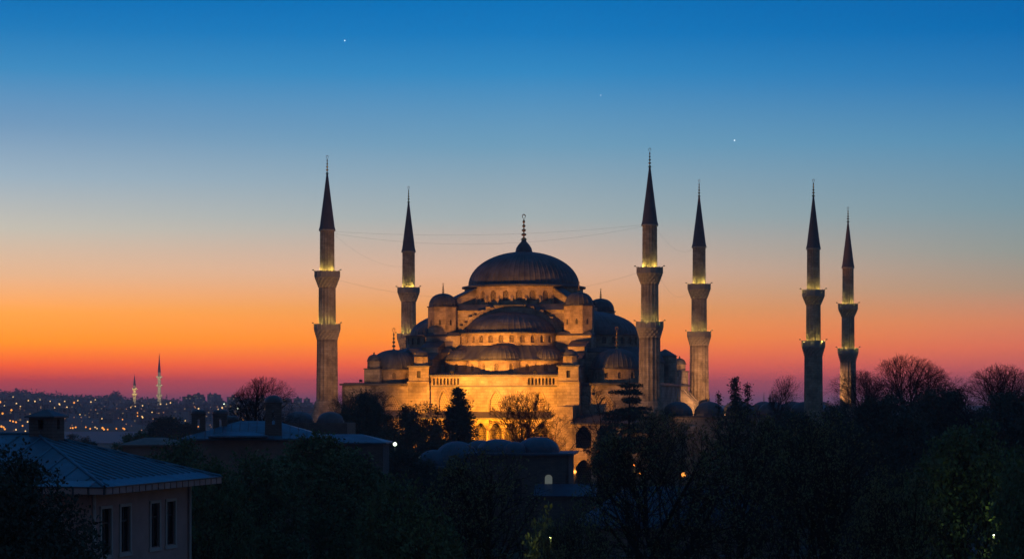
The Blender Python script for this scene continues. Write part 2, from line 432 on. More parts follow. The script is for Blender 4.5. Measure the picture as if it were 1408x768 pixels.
# semi-dome with its drum, exedrae and stepped arch: one per side
def rotf(k):
    c, s = round(cos(k*pi/2)), round(sin(k*pi/2))
    return lambda x, y: (x*c-y*s, x*s+y*c)
def side(k):
    R = rotf(k); RR = 10.0 if k % 2 == 0 else 11.2; RD = RR-.9
    vis = k != 2
    def X3(pts): return [(*R(x, y), z) for x, y, z in pts]
    cy = -13.0
    def half_lathe(m, r, h, z, x0=0, y0=cy, n=96, rib=.11, a0=-pi*1.0, a1=0, mi=0, prof=None, ribn=4):
        t = MB(); t.lathe(x0, y0, prof or dome_prof(r, h, z, 10), n, a0, a1, rib=rib, ribn=ribn)
        m.add(X3(t.v), t.f, mi)
    # drum
    d = MB(); nw = 15 if k % 2 == 0 else 17
    def dm(s, z, dd): 
        a = -pi+s/RR; r = RR-dd
        return (*R(r*cos(a), cy+r*sin(a)), z)
    tot = pi*RR
    ops = [(tot*(i+.5)/nw, .47, 28.85, 29.75, .5, 'round') for i in range(nw)] if vis else []
    pn = wall(d, dm, 0, tot, 28.2, 30.6, ops, .35, .9)
    do = d.build('semi_dome_drum', 'stone_fine', mosque)
    sel = [p for i, p in enumerate(pn) if k == 0 or (k == 1 and i < 9) or (k == 3 and i > 7)]
    pane_parts(sel, do)
    if len(sel) < len(pn):
        q = MB()
        for p in pn:
            if p not in sel: q.add(p, [tuple(range(len(p)))])
        q.build('shutter', 'grille_and_shade', do)
    s = MB()
    half_lathe(s, RD, 35.1-30.75 if k % 2 == 0 else 4.9, 30.75)
    half_lathe(s, 0, 0, 0, rib=0, prof=[(RR-.1, 30.6), (RR+.35, 30.6), (RR+.35, 30.8), (RD-.1, 30.9)], n=60)
    s.build('semi_dome', 'lead', mosque)
    # stepped extrados wall behind the semi-dome
    st = MB()
    for sg in (-1, 1):
        for i in range(9):
            x0 = 3.0+i*.92; zt = 35.9-.12*i-.062*i*i
            t = MB(); xa, xb = (x0, x0+.92) if sg > 0 else (-x0-.92, -x0)
            t.box(xa, xb, cy-1.3+.02*i, cy, zt-2.2, zt+(.35 if i % 2 else .0)); st.add(X3(t.v), t.f)
    t = MB(); t.box(-3.0, 3.0, cy-1.4, cy, 34.2, 36.1); st.add(X3(t.v), t.f)
    t = MB(); t.box(-3.2, 3.2, cy-1.6, cy+.1, 36.1, 36.35); st.add(X3(t.v), t.f, 1)
    st.build('stepped_arch', ['stone', 'lead'], mosque)
    # skirt roof and exedrae
    sk = MB()
    half_lathe(sk, 0, 0, 0, rib=.06, prof=[(RR-.05, 28.35), (RR+.4, 27.9), (RR+2.6, 25.7), (RR+2.9, 25.6), (RR+2.9, 25.35), (RR+2.3, 25.3)], n=96)
    wl_ = MB()
    R2 = RR+2.4
    def dm2(s, z, dd):
        a = -pi+s/R2; r = R2-dd
        return (*R(r*cos(a), cy+r*sin(a)), z)
    tot2 = pi*R2; nw2 = 21
    o2 = [(tot2*(i+.5)/nw2, .38, 23.3, 24.3, .4, 'round') for i in range(nw2) if abs(i-10) > 2 and abs(i-10) < 9] if k == 0 else []
    pn2 = wall(wl_, dm2, 0, tot2, 21, 25.35, o2, .3, .9)
    ex = [(-pi/2, RR-.3, 4.5), (-pi/2-.9, RR-.2, 4.0), (-pi/2+.9, RR-.2, 4.0)]
    for a, dd, r in ex:
        x0, y0 = dd*cos(a), cy+dd*sin(a)
        t = MB(); t.lathe(x0, y0, dome_prof(r, 2.9 if r > 4.2 else 2.4, 25.45, 7), 64, a-pi*.52, a+pi*.52, rib=.09); sk.add(X3(t.v), t.f)
        t = MB(); t.lathe(x0, y0, [(r-.1, 25.25), (r+.3, 25.25), (r+.3, 25.45), (r-.05, 25.5)], 32, a-pi*.52, a+pi*.52); sk.add(X3(t.v), t.f)
        def dm3(s, z, q, a=a, r=r, x0=x0, y0=y0):
            b = a-pi/2+s/(r+.1); rr = r+.1-q
            return (*R(x0+rr*cos(b), y0+rr*sin(b)), z)
        tt_ = pi*(r+.1); o3 = [(tt_*(i+.5)/5, .42, 23.3, 24.3, .42, 'round') for i in range(5)] if k == 0 else []
        pn2 += wall(wl_, dm3, 0, tt_, 21, 25.3, o3, .3, .7)
    wo_ = wl_.build('exedra_wall', 'stone_fine', mosque)
    pane_parts(pn2, wo_)
    sk.build('exedra_roof', 'lead', mosque)
for k in range(4): side(k)
# lower front roof between the buttress towers
lr = MB()
lr.add([(-12.2, -29.95, 22.56), (12.2, -29.95, 22.56), (12.2, -24, 23.1), (-12.2, -24, 23.1), (-12.2, -24, 22.3), (12.2, -24, 22.3)], [(0, 1, 2, 3), (0, 3, 4), (1, 5, 2)])
lr.box(-30.1, -16.6, -27.4, 27.9, 20.96, 21.1); lr.box(16.6, 30.1, -27.4, 27.9, 20.96, 21.1)
lr.build('lower_roof', 'lead', mosque)
# core cube, platform roof
cb = MB(); cb.box(-13.1, 13.1, -13.1, 13.1, 18, 35.4)
for sx in (-1, 1):
    for sy in (-1, 1):   # infill masses beside the semi-domes
        x0, x1 = sorted((sx*9.5, sx*16.5)); y0, y1 = sorted((sy*9.5, sy*16.5)); cb.box(x0, x1, y0, y1, 18, 30.3)
        x0, x1 = sorted((sx*10.5, sx*20)); y0, y1 = sorted((sy*10.5, sy*18.5)); cb.box(x0, x1, y0, y1, 18, 27.0)
cb.build('core_block', 'stone', mosque)
pr = MB()
for z0, z1, a, b in ((35.4, 36.6, 13.5, 12.3),):
    pr.add([(-a, -a, z0), (a, -a, z0), (a, a, z0), (-a, a, z0), (-b, -b, z1), (b, -b, z1), (b, b, z1), (-b, b, z1)],
           [(0, 1, 5, 4), (1, 2, 6, 5), (2, 3, 7, 6), (3, 0, 4, 7), (4, 5, 6, 7), (3, 2, 1, 0)])
for sx in (-1, 1):
    for sy in (-1, 1):
        for (a0, a1, b0, b1, z0, z1) in ((9.4, 16.7, 9.4, 16.7, 30.3, 31.0), (10.4, 20.2, 10.4, 18.7, 27.0, 27.8)):
            x0, x1 = sorted((sx*a0, sx*a1)); y0, y1 = sorted((sy*b0, sy*b1))
            q = .6
            pr.add([(x0, y0, z0), (x1, y0, z0), (x1, y1, z0), (x0, y1, z0), (x0+q, y0+q, z1), (x1-q, y0+q, z1), (x1-q, y1-q, z1), (x0+q, y1-q, z1)],
                   [(0, 1, 5, 4), (1, 2, 6, 5), (2, 3, 7, 6), (3, 0, 4, 7), (4, 5, 6, 7), (3, 2, 1, 0)])
pr.build('platform_roof', 'lead', mosque)
# main drum and dome
dr = MB(); RM = 12.0
def dmm(s, z, dd): a = s/RM; r = RM-dd; return (r*cos(a), r*sin(a), z)
tot = 2*pi*RM
pn = wall(dr, dmm, 0, tot, 36.5, 40.2, [(tot*(i+.5)/28, .6, 37.3, 38.8, .62, 'round') for i in range(28)], .4, .9)
for i in range(28):   # little buttresses between the windows
    a = 2*pi*i/28; ca, sa = cos(a), sin(a); w = .22
    q = [(RM-.1, -w), (RM+.6, -w), (RM+.6, w), (RM-.1, w)]
    vs = [(x*ca-y*sa, x*sa+y*ca, 36.5) for x, y in q]+[(x*ca-y*sa, x*sa+y*ca, z) for (x, y), z in zip(q, (38.6, 37.7, 37.7, 38.6))]
    dr.add(vs, [(0, 1, 5, 4), (1, 2, 6, 5), (2, 3, 7, 6), (4, 5, 6, 7)])
do = dr.build('main_drum', 'stone_fine', mosque)
front = [p for p in pn if p[0][1] < 4.5]
pane_parts(front, do)
for sx in (-1, 1):
    for sy in (-1, 1):   # wing buttresses from the drum to the weight turrets
        fb_ = MB(); a = atan2(sy, sx); ca, sa = cos(a), sin(a); w = .85
        q = [(RM-.3, -w), (17, -w), (17, w), (RM-.3, w)]
        vs = [(x*ca-y*sa, x*sa+y*ca, 36.0) for x, y in q]+[(x*ca-y*sa, x*sa+y*ca, z) for (x, y), z in zip(q, (39.9, 37.6, 37.6, 39.9))]
        fb_.add(vs, [(0, 1, 5, 4), (1, 2, 6, 5), (2, 3, 7, 6)])
        vs = [(x*ca-y*sa*1.3, x*sa+y*ca*1.3, z) for (x, y), z in zip(q, (39.9, 37.6, 37.6, 39.9))]+[(x*ca-y*sa*1.3, x*sa+y*ca*1.3, z+.3) for (x, y), z in zip(q, (39.9, 37.6, 37.6, 39.9))]
        fb_.add(vs, [(0, 1, 5, 4), (1, 2, 6, 5), (2, 3, 7, 6), (4, 5, 6, 7), (0, 3, 2, 1)], 1)
        fb_.build('flying_buttress', ['stone', 'lead'], mosque)
md = MB()
md.lathe(0, 0, [(RM-.2, 40.2), (RM+.55, 40.25), (RM+.55, 40.55), (RM-.5, 40.75), (11.25, 40.85)], 96)
md.lathe(0, 0, dome_prof(11.15, 6.95, 40.8, 16), 256, rib=.11)
md.lathe(0, 0, [(1.75, 47.5), (1.7, 47.9), (1.55, 48.5), (1.1, 49.2), (.6, 49.75), (.3, 50.4)], 32)
mdo = md.build('main_dome', 'lead', mosque)
fi = MB(); finial(fi, 0, 0, 50.2, 5.0, .62); fi.build('finial', 'gold', mdo)
# weight turrets
def turret(x, y, r, z0, z1, h, fh, drum=True, m='stone_fine', win=True):
    t = MB()
    n = 8
    t.rprism(x, y, r*1.06, r*1.06, z0, z1, n)
    to = t.build('turret', m, mosque)
    if win:
        for i in range(n):
            a = 2*pi*i/n+0; 
            nx, ny = cos(a), sin(a)
            if -nx*.2+ny > .45: continue
            R0 = r*1.06*cos(pi/n)+.01; zz = z1-(z1-z0)*.62
            pts = [(-.22, zz), (-.22, zz+.8), (0, zz+1.15), (.22, zz+.8), (.22, zz)]
            q = MB(); q.add([(x+nx*R0-ny*s, y+ny*R0+nx*s, z) for s, z in pts], [(0, 1, 2, 3, 4)]); q.build('window', 'dark', to)
    d = MB(); ns = 72 if r > 2 else 32
    d.rprism(x, y, r*1.13, r*1.13, z1, z1+.22, n)
    d.lathe(x, y, [(r*.98, z1+.22)]+dome_prof(r*.97, h, z1+.3, 9, .9), ns, rib=.09 if r > 2 else .05)
    dd = d.build('turret_dome', 'lead', to)
    if fh: 
        f = MB(); finial(f, x, y, z1+h+.25, fh, .12*r); f.build('finial', 'gold', to)
for sx in (-1, 1):
    for sy in (-1, 1): turret(sx*13.6, sy*13.6, 2.85, 30.3, 36.0, 2.5, 2.0)
# corner domes of the hall
for sx in (-1, 1):
    for sy in (-1, 1):
        x, y, r = sx*22.0, sy*20.0, 5.0
        t = MB()
        def dq(s, z, dd): a = s/r; return (x+(r-dd)*cos(a), y+(r-dd)*sin(a), z)
        tt2 = 2*pi*r
        pq = wall(t, dq, 0, tt2, 21, 23.6, [(tt2*(i+.5)/12, .36, 21.9, 22.7, .36, 'round') for i in range(12)] if sy < 0 or sx > 0 else [], .3, .7)
        to = t.build('corner_drum', 'stone_fine', mosque); pane_parts([p for p in pq if p[0][1] < y or p[0][0] > x+2], to)
        d = MB(); d.lathe(x, y, [(r-.1, 23.6), (r+.25, 23.62), (r+.25, 23.85), (r-.3, 23.95)], 48)
        d.lathe(x, y, dome_prof(r-.15, 3.7, 23.9, 10), 128, rib=.09); dd = d.build('corner_dome', 'lead', to)
        f = MB(); finial(f, x, y, 27.4, 4.3, .42); f.build('finial', 'gold', to)
# small domed stair turrets
def small_turret(x, y, w=1.5, z0=20.6, z1=23.7, r=1.3):
    t = MB(); t.box(x-w, x+w, y-w, y+w, z0, z1); t.rprism(x, y, r, r, z1+.2, z1+1.6, 8); to = t.build('stair_turret', 'stone', mosque)
    d = MB(); d.box(x-w-.12, x+w+.12, y-w-.12, y+w+.12, z1, z1+.2); d.lathe(x, y, [(r+.15, z1+1.6), (r+.1, z1+1.75)]+dome_prof(r, 1.15, z1+1.75, 6), 32, rib=.05)
    d.lathe(x, y, [(.15, z1+2.85), (.2, z1+3.05), (.02, z1+3.4)], 8); d.build('turret_dome', 'lead', to)
small_turret(-24.6, -25.2, 1.55); small_turret(28.6, 25.5, 1.7); small_turret(-28.4, 25.5, 1.7)
# octagonal pavilion on the right roof
t = MB(); t.rprism(28.2, 4.5, 2.4, 2.4, 20.9, 26.6, 8); to = t.build('roof_pavilion', 'stone', mosque)
d = MB(); d.rprism(28.2, 4.5, 2.7, .2, 26.6, 28.0, 8); d.build('lead_roof', 'lead', to)
t = MB(); t.box(24, 30.2, 8, 24, 20.9, 22.6); t.box(25.5, 30.1, 12, 23, 22.6, 24.0); t.build('roof_block', 'stone', mosque)

# ------------------------------------------------------------------ minarets
def minaret(u, v, rs, zs, label, low_sides=16, lamps=1.0, grp='minarets of the great mosque'):
    """rs: radii upper, mid, low, balcony; zs: tip, cone top, cone base, b1 top, b1 bottom, b2 top, b2 bottom, flare top, flare bottom"""
    root = thing('minaret', Wd(u, v), label, 'minaret', TH, grp)
    ru, rm, rl, rb = rs; zt, zct, zcb, b1t, b1b, b2t, b2b, ft, fb = zs
    def flute(m, r0, z0, r1, z1, n=16):
        vs = []; k = n*2
        for r, z in ((r0, z0), (r1, z1)):
            for i in range(k):
                rr = r*(1 if i % 2 == 0 else .93); a = 2*pi*i/k; vs.append((rr*cos(a), rr*sin(a), z))
        m.add(vs, [(i, (i+1) % k, k+(i+1) % k, k+i) for i in range(k)])
    s = MB()
    s.rprism(0, 0, rl*1.62, rl*1.55, 0, fb, 8); s.lathe(0, 0, [(rl*1.5, fb), (rl*1.5, fb+.3), (rl*1.15, ft-.4), (rl*1.1, ft)], 16)
    flute(s, rl, ft, rl*.94, b2b)
    s.build('lower_shaft', 'stone_fine', root)
    s = MB(); flute(s, rm, b2b+1, rm*.97, b1b+.1); s.build('middle_shaft', 'stone_fine', root)
    s = MB(); flute(s, ru, b1b+1, ru*.97, zcb); s.build('upper_shaft', 'stone_fine', root)
    for (zt_, zb_, ri, ro_) in ((b1t, b1b, rm, rb*.96), (b2t, b2b, rl*.94, rb)):
        H = zt_-zb_; zf = zt_-1.25
        b = MB(); n = 32; tiers = 4
        for k in range(tiers):   # muqarnas corbel: scalloped tiers
            ra = ri+(ro_-ri)*(k/tiers)+.08; r2 = ri+(ro_-ri)*((k+1)/tiers)
            za, zb2 = zb_+(zf-zb_)*k/tiers, zb_+(zf-zb_)*(k+1)/tiers
            vs = []
            for j, (r, z) in enumerate(((ra, za), (r2, zb2-.04))):
                for i in range(n):
                    q = .3 if (i+k) % 2 and j == 0 else 0
                    a = 2*pi*i/n; vs.append(((r-q)*cos(a), (r-q)*sin(a), z))
            b.add(vs, [(i, (i+1) % n, n+(i+1) % n, n+i) for i in range(n)]+[tuple(range(n, 2*n))])
        b.rprism(0, 0, ro_+.06, ro_+.06, zf, zf+.16, 16)
        bo = b.build('balcony', 'stone_trim', root)
        r = MB(); n = 16
        r.lathe(0, 0, [(ro_-.17, zf+.16), (ro_-.17, zt_-.14), (ro_-.27, zt_-.14), (ro_-.27, zf+.16)], 32)
        for i in range(n):
            a0 = 2*pi*i/n+pi/n; a1 = a0+2*pi/n; R0 = ro_-.02
            p0 = (R0*cos(a0), R0*sin(a0)); p1 = (R0*cos(a1), R0*sin(a1))
            r.tube([(p0[0], p0[1], zf+.16), (p0[0], p0[1], zt_)], .1, 4)
            for za, zb2 in ((zf+.2, zf+.42), (zt_-.28, zt_-.1)):
                r.add([(p0[0], p0[1], za), (p1[0], p1[1], za), (p1[0], p1[1], zb2), (p0[0], p0[1], zb2)], [(0, 1, 2, 3)])
            for q in range(1, 5):
                x, y = p0[0]+(p1[0]-p0[0])*q/5, p0[1]+(p1[1]-p0[1])*q/5
                dx, dy = (p1[0]-p0[0])*.082, (p1[1]-p0[1])*.082
                r.add([(x-dx, y-dy, zf+.42), (x+dx, y+dy, zf+.42), (x+dx, y+dy, zt_-.28), (x-dx, y-dy, zt_-.28)], [(0, 1, 2, 3)])
        r.build('railing', 'stone_trim', bo)
        for sx in (-1, 1):   # lamp on a bracket at each side
            f = MB(); x = sx*(ro_+.02)
            f.tube([(x, -.2, zf+.5), (x, -.2, zt_+.05), (x+sx*.45, -.2, zt_+.15)], .035, 4); f.box(x+sx*.3-.15, x+sx*.3+.15, -.35, -.05, zt_+.08, zt_+.26)
            f.build('lamp_bracket', 'iron', bo)
        rin = (rm if zb_ == b2b else ru)
        for a, e in ((-pi/2-1.0, 1.0), (-pi/2+.85, .9), (-pi/2-.05, .45)):
            rr = (rin+ro_)/2+.18
            light('POINT', (rr*cos(a), rr*sin(a), zf+1.05), 260*lamps*e, (1, .76, .16), root, rad=.12)
    c = MB()
    c.lathe(0, 0, [(ru*.9, zcb-.1), (ru*1.12, zcb-.1), (ru*1.12, zcb+.15)], 24, mi=1)
    c.lathe(0, 0, [(ru*1.1, zcb+.15), (ru*.98, zcb+.8), (ru*.84, zcb+(zct-zcb)*.22), (ru*.45, zcb+(zct-zcb)*.62), (ru*.1, zct)], 32, rib=.05, ribn=2)
    co_ = c.build('spire', ['lead_cone', 'stone_trim'], root)
    f = MB(); finial(f, 0, 0, zct-.1, zt-zct, .30); f.build('finial', 'gold', co_)
    return root
RS = (1.42, 1.68, 2.1, 2.5); ZS = (64.6, 61.2, 50.2, 42.5, 39.3, 32.4, 29.3, 17.6, 13.5)
minaret(-32.5, -30.3, RS, ZS, 'tall stone minaret at the left end of the mosque, nearest the bare round tree')
minaret(-31.8, 31, RS, ZS, 'minaret behind the left wing, its lower balcony half hidden by the domes')
minaret(29.7, -30.1, RS, ZS, 'tallest minaret, standing in front of the right side of the mosque')
minaret(32.3, 29.5, RS, ZS, 'minaret just right of the mosque, behind the lit corner buttresses')
RS2 = (1.2, 1.36, 1.75, 2.1); ZS2 = (58.2, 55.2, 45.4, 38.0, 35.2, 28.7, 25.9, 12, 9)
minaret(59.9, -30.2, RS2, ZS2, 'nearer minaret of the detached pair on the right, unlit grey lower shaft', lamps=1.1)
minaret(63.7, 28.7, RS2, ZS2, 'rightmost minaret, smaller, warm lit shaft rising out of bare branches', lamps=1.1)
# cables between the minarets
def cable(p, q, sag, label):
    n = 20; m = MB()
    m.tube([(p[0]+(q[0]-p[0])*i/n, p[1]+(q[1]-p[1])*i/n, p[2]+(q[2]-p[2])*i/n-sag*4*(i/n)*(1-i/n)) for i in range(n+1)], .011, 3)
    tag(m.build('cable', 'iron'), label, 'cable', 'cables strung between the minarets')
A, B_, C_, D_ = Wd(-32.5, -30.3), Wd(-31.8, 31), Wd(29.7, -30.1), Wd(32.3, 29.5)
def hz(p, z, du=0): return (p[0]+du, p[1], z)
cable(hz(A, 50, 1.5), hz(C_, 50.3, -1.5), 1.2, 'topmost thin cable from the left front minaret to the tallest one')
cable(hz(A, 49.6, 1.5), hz(C_, 50.0, -1.5), 2.6, 'upper slack cable from the left front minaret to the tallest one')
cable(hz(A, 40.8, 1.9), hz(C_, 41.5, -1.9), 4.2, 'lower sagging cable crossing behind the main dome top')
cable(hz(C_, 49.3, 1.5), hz(D_, 50, -1.2), 2.0, 'upper cable between the two minarets right of the dome')
cable(hz(C_, 40.6, 1.9), hz(D_, 41, -1.9), 2.4, 'lower cable between the two minarets right of the dome')
cable(hz(A, 49.3, 1.5), hz(B_, 47, -1.2), 1.6, 'cable between the two left minarets')

# ------------------------------------------------------------------ courtyard with portico domes
cy_ = thing('courtyard_arcade', Wd(46, 0), 'low domed courtyard building right of the mosque, seen over the trees', 'building', TH)
w = MB()
for (x0, x1, y0, y1) in ((-14.5, 15, -30, -29.2), (-14.5, 15, 29.2, 30), (14.2, 15, -29.2, 29.2)):
    w.box(x0, x1, y0, y1, 0, 14.6)
w.box(-14.5, 14.2, -29.2, -23.5, 14.0, 14.6); w.box(-14.5, 14.2, 23.5, 29.2, 14.0, 14.6); w.box(8.5, 14.2, -23.5, 23.5, 14.0, 14.6)
w.build('wall', 'stone', cy_)
w = MB(); w.box(-14.5, 15.3, -30.3, -23.2, 14.6, 14.85); w.box(-14.5, 15.3, 23.2, 30.3, 14.6, 14.85); w.box(8.2, 15.3, -23.2, 23.2, 14.6, 14.85); w.build('eave', 'lead', cy_)
pos = [(-11.5+5.9*i, -26.6) for i in range(5)]+[(-11.5+5.9*i, 26.6) for i in range(5)]+[(11.8, -20+6.6*i) for i in range(7)]
for i, (x, y) in enumerate(pos):
    d = MB(); d.rprism(x, y, 2.9, 2.9, 14.85, 15.3, 12); d.lathe(x, y, dome_prof(2.75, 2.2, 15.3, 7), 48, rib=.06)
    do_ = d.build('portico_dome', 'lead', cy_)
    f = MB(); finial(f, x, y, 17.4, 1.9 if i % 3 else 2.6, .16); f.build('finial', 'gold', do_)

# ------------------------------------------------------------------ floodlights of the mosque
def flood(u, v, z, tu, tv, tz, energy, col, size, label, rad=.4):
    import mathutils
    p = mathutils.Vector(Wd(u, v, z)); q = mathutils.Vector(Wd(tu, tv, tz)); d = (q-p)
    root = thing('floodlight', p, label, 'floodlight', atan2(d.y, d.x)-pi/2, 'floodlights around the mosque')
    b = MB()
    hx, hy = .32, .16
    el = atan2(d.z, sqrt(d.x**2+d.y**2))
    def T(x, y, zz): return (x, y*cos(el)-zz*sin(el), y*sin(el)+zz*cos(el)+.45)
    v8 = [T(x, y, zz) for zz in (-.22, .22) for y in (-hy, hy) for x in (-hx, hx)]
    b.add(v8, [(0, 2, 3, 1), (4, 5, 7, 6), (0, 1, 5, 4), (1, 3, 7, 5), (2, 0, 4, 6)])
    b.build('housing', 'iron', root)
    fc = MB(); fc.add([T(x, hy-.02, zz) for x, zz in ((-.28, -.18), (.28, -.18), (.28, .18), (-.28, .18))], [(0, 1, 2, 3)]); fc.build('lamp_glass', 'flood_face', root)
    s = MB(); s.box(-.38, -.33, -.05, .05, 0, .5); s.box(.33, .38, -.05, .05, 0, .5); s.box(-.38, .38, -.05, .05, -.02, .04); s.build('bracket', 'iron', root)
    o = light('SPOT', p+d.normalized()*.4+mathutils.Vector((0, 0, .45)), energy, col, None, q, size, .7, rad)
    bpy.context.view_layer.update(); o.parent = root; o.matrix_parent_inverse = root.matrix_world.inverted()
OR = (1, .33, .008); WA = (1, .46, .17); PK = (1, .43, .19)
for u in (-9.5, -3.2, 3.2, 9.5, 14.5): flood(u, -40.5, .3, u, -33.3, 12.5, 5200, OR, 85, 'ground floodlight on the lawn facing the arcade')
for u in (-8, 8): flood(u, -30.2, 22.7, u*.6, -22, 29.5, 420, OR, 100, 'small floodlight on the parapet below the front semi dome', .2)
def mast(u, v, h, lamps, label):  # masts added out of sight so the floodlight clears the arcade roof
    p = Wd(u, v, 0); root = thing('added_mast', p, label, 'added floodlight mast', TH)
    q = MB(); q.tube([(0, 0, 0), (0, 0, h*.5), (0, 0, h+.3)], [.2, .14, .09], 8); q.box(-1.2, 1.2, -.06, .06, h-.1, h+.02); q.build('pole', 'iron', root)
    for i, (tu, tv, tz, e, col, size) in enumerate(lamps):
        x = -1.0+2.0*i/max(1, len(lamps)-1)
        b = MB(); b.box(x-.22, x+.22, -.1, .2, h+.03, h+.42); b.build('lamp_head', 'iron', root)
        b = MB(); b.add([(x-.19, .21, h+.07), (x+.19, .21, h+.07), (x+.19, .21, h+.38), (x-.19, .21, h+.38)], [(0, 1, 2, 3)]); b.build('lamp_glass', 'flood_face', root)
        o = light('SPOT', Wd(u+x, v+.55, h+.3), e, col, None, Wd(tu, tv, tz), size, .8, .25)
        bpy.context.view_layer.update(); o.parent = root; o.matrix_parent_inverse = root.matrix_world.inverted()
mast(-13.5, -58, 14.6, [(-5, -30, 18, 92000, OR, 70), (2, -14, 33, 17000, PK, 60), (-22, -28, 14, 7500, WA, 55), (-31, -30, 34, 20000, WA, 60)], 'added lamp mast, unseen behind the dark evergreens on the left')
mast(-1.5, -58, 14.6, [(4, -30, 18, 84000, OR, 64), (3, -10, 37, 25000, PK, 50), (24, -28, 16, 15000, WA, 50), (30.7, -30, 36, 24000, WA, 50)], 'added lamp mast, unseen behind the broad conical evergreen')
flood(-29, -50, .3, -31, -30, 18, 4500, PK, 40, 'ground floodlight at the foot of the left front minaret')
flood(24, -50, .3, 30.7, -30, 18, 6000, WA, 40, 'ground floodlight at the foot of the tallest minaret')
flood(-38, 14, 21.4, -30.6, 30.4, 34, 5000, PK, 70, 'roof level floodlight behind the left wing')
flood(27, 10, 24.3, 31, 30.6, 34, 5000, WA, 80, 'roof floodlight aimed at the minaret right of the mosque')
flood(44, 4, 12, 31, 27, 17, 40000, WA, 60, 'ground floodlight by the courtyard corner')
flood(51, 20, 15, 62.4, 29.5, 19, 22000, WA, 50, 'courtyard floodlight at the foot of the rightmost minaret')
# ------------------------------------------------------------------ trees
import numpy as np
def env_dist(p, d, ec, er):
    """distance from p along d to the ellipsoid (centre height ec, radii er)"""
    q = (p[0]/er[0], p[1]/er[0], (p[2]-ec)/er[1]); e = (d[0]/er[0], d[1]/er[0], d[2]/er[1])
    a = e[0]**2+e[1]**2+e[2]**2; b = 2*(q[0]*e[0]+q[1]*e[1]+q[2]*e[2]); c = q[0]**2+q[1]**2+q[2]**2-1
    D = b*b-4*a*c
    if D < 0 or a == 0: return 0.3
    return max(.2, (-b+sqrt(D))/(2*a))
def norm(d):
    l = sqrt(d[0]**2+d[1]**2+d[2]**2) or 1
    return (d[0]/l, d[1]/l, d[2]/l)
def leaf_cloud(mb, pts, per, spread, size, rng, mi):
    pts = np.array(pts); n = len(pts)*per
    c = np.repeat(pts, per, 0)+rng.normal(0, spread, (n, 3))
    a = rng.normal(0, 1, (n, 3)); a /= np.linalg.norm(a, axis=1)[:, None]
    b = np.cross(a, rng.normal(0, 1, (n, 3))); b /= np.linalg.norm(b, axis=1)[:, None]
    s = size*(.5+rng.random((n, 1)))
    base = len(mb.v)
    q = np.stack([c-a*s, c-b*s*.55, c+a*s, c+b*s*.55], 1).reshape(-1, 3)
    mb.v.extend(map(tuple, q.tolist()))
    mb.f.extend([(base+4*i, base+4*i+1, base+4*i+2, base+4*i+3) for i in range(n)]); mb.m.extend([mi]*n)
def make_tree(seed, H, R, trunk=.22, levels=(9, 8, 7, 4), r0=.3, leaves=0, lsize=.12, lspread=.3, leafm='leaf_bud', thin=1.0, lean=0):
    """metres; crown fills an ellipsoid from trunk*H to H; returns (trunk mesh, crown mesh)"""
    rd = random.Random(seed); rng = np.random.default_rng(seed)
    T, K = MB(), MB(); tips = []
    ec = H*(trunk+1)/2; er = (R, H*(1-trunk)/2)
    TL = H*(trunk+(1-trunk)*.42)
    def grow(p, d, L, r, lev):
        n = 5 if lev < 2 else 4 if lev == 2 else 3
        pts = [p]; dirs = [d]; q = p; dd = d
        for i in range(n):
            j = (.05, .12, .17, .2, .22)[lev]
            dd = norm((dd[0]+rd.gauss(0, j), dd[1]+rd.gauss(0, j), dd[2]+rd.gauss(0, j)+(0, .05, .03, .05, .05)[lev]))
            q = (q[0]+dd[0]*L/n, q[1]+dd[1]*L/n, q[2]+dd[2]*L/n); pts.append(q); dirs.append(dd)
        rads = [max(.007, r*(1-(.5 if lev == 0 else .75)*i/n)) for i in range(n+1)]
        (T if lev < 2 else K).tube(pts, rads, 6 if lev < 1 else 5 if lev == 1 else 3, 0)
        if lev >= len(levels)-1: tips.extend(pts[1:])
        if lev >= len(levels): return
        kn = levels[lev]
        for k in range(kn):
            if lev == 0: t = min(.999, (trunk*H/TL)*.96+(1-(trunk*H/TL)*.96)*(k+rd.random())/kn)
            else: t = .12+.88*(k+rd.random())/kn
            i = min(n-1, int(t*n)); fpos = t*n-i
            a, b = pts[i], pts[i+1]; s = tuple(a[c]+(b[c]-a[c])*fpos for c in range(3)); bd = dirs[i+1]
            ang = (1.25-.95*(k/kn)+rd.uniform(-.15, .15)) if lev == 0 else rd.uniform(.35, 1.0)
            phi = rd.random()*2*pi if lev else 2*pi*(k*.382+rd.random()*.15)
            u = norm((-bd[1], bd[0], .01)) if abs(bd[2]) < .95 else (1, 0, 0)
            w_ = norm((bd[1]*u[2]-bd[2]*u[1], bd[2]*u[0]-bd[0]*u[2], bd[0]*u[1]-bd[1]*u[0]))
            c, sn = cos(ang), sin(ang)
            nd = norm(tuple(bd[m_]*c+(u[m_]*cos(phi)+w_[m_]*sin(phi))*sn for m_ in range(3)))
            E = env_dist(s, nd, ec, er)
            if lev == 0: LL = E*rd.uniform(.82, 1.0)
            else: LL = min(L*(rd.uniform(.55, .9) if lev == 1 else rd.uniform(.45, .75)), E*rd.uniform(.85, 1.03))
            if LL < .12: continue
            grow(s, nd, LL, max(.009*thin, min(rads[i]*.6, r*(.45 if lev else .5))), lev+1)
    grow((0, 0, 0), (lean, 0, 1), TL, r0, 0)
    if leaves:
        sel = tips if len(tips) < 9000 else rd.sample(tips, 9000)
        leaf_cloud(K, sel, leaves, lspread, lsize, rng, 1)
    return T.mesh('trunk', ['bark']), K.mesh('crown', ['bark', leafm])
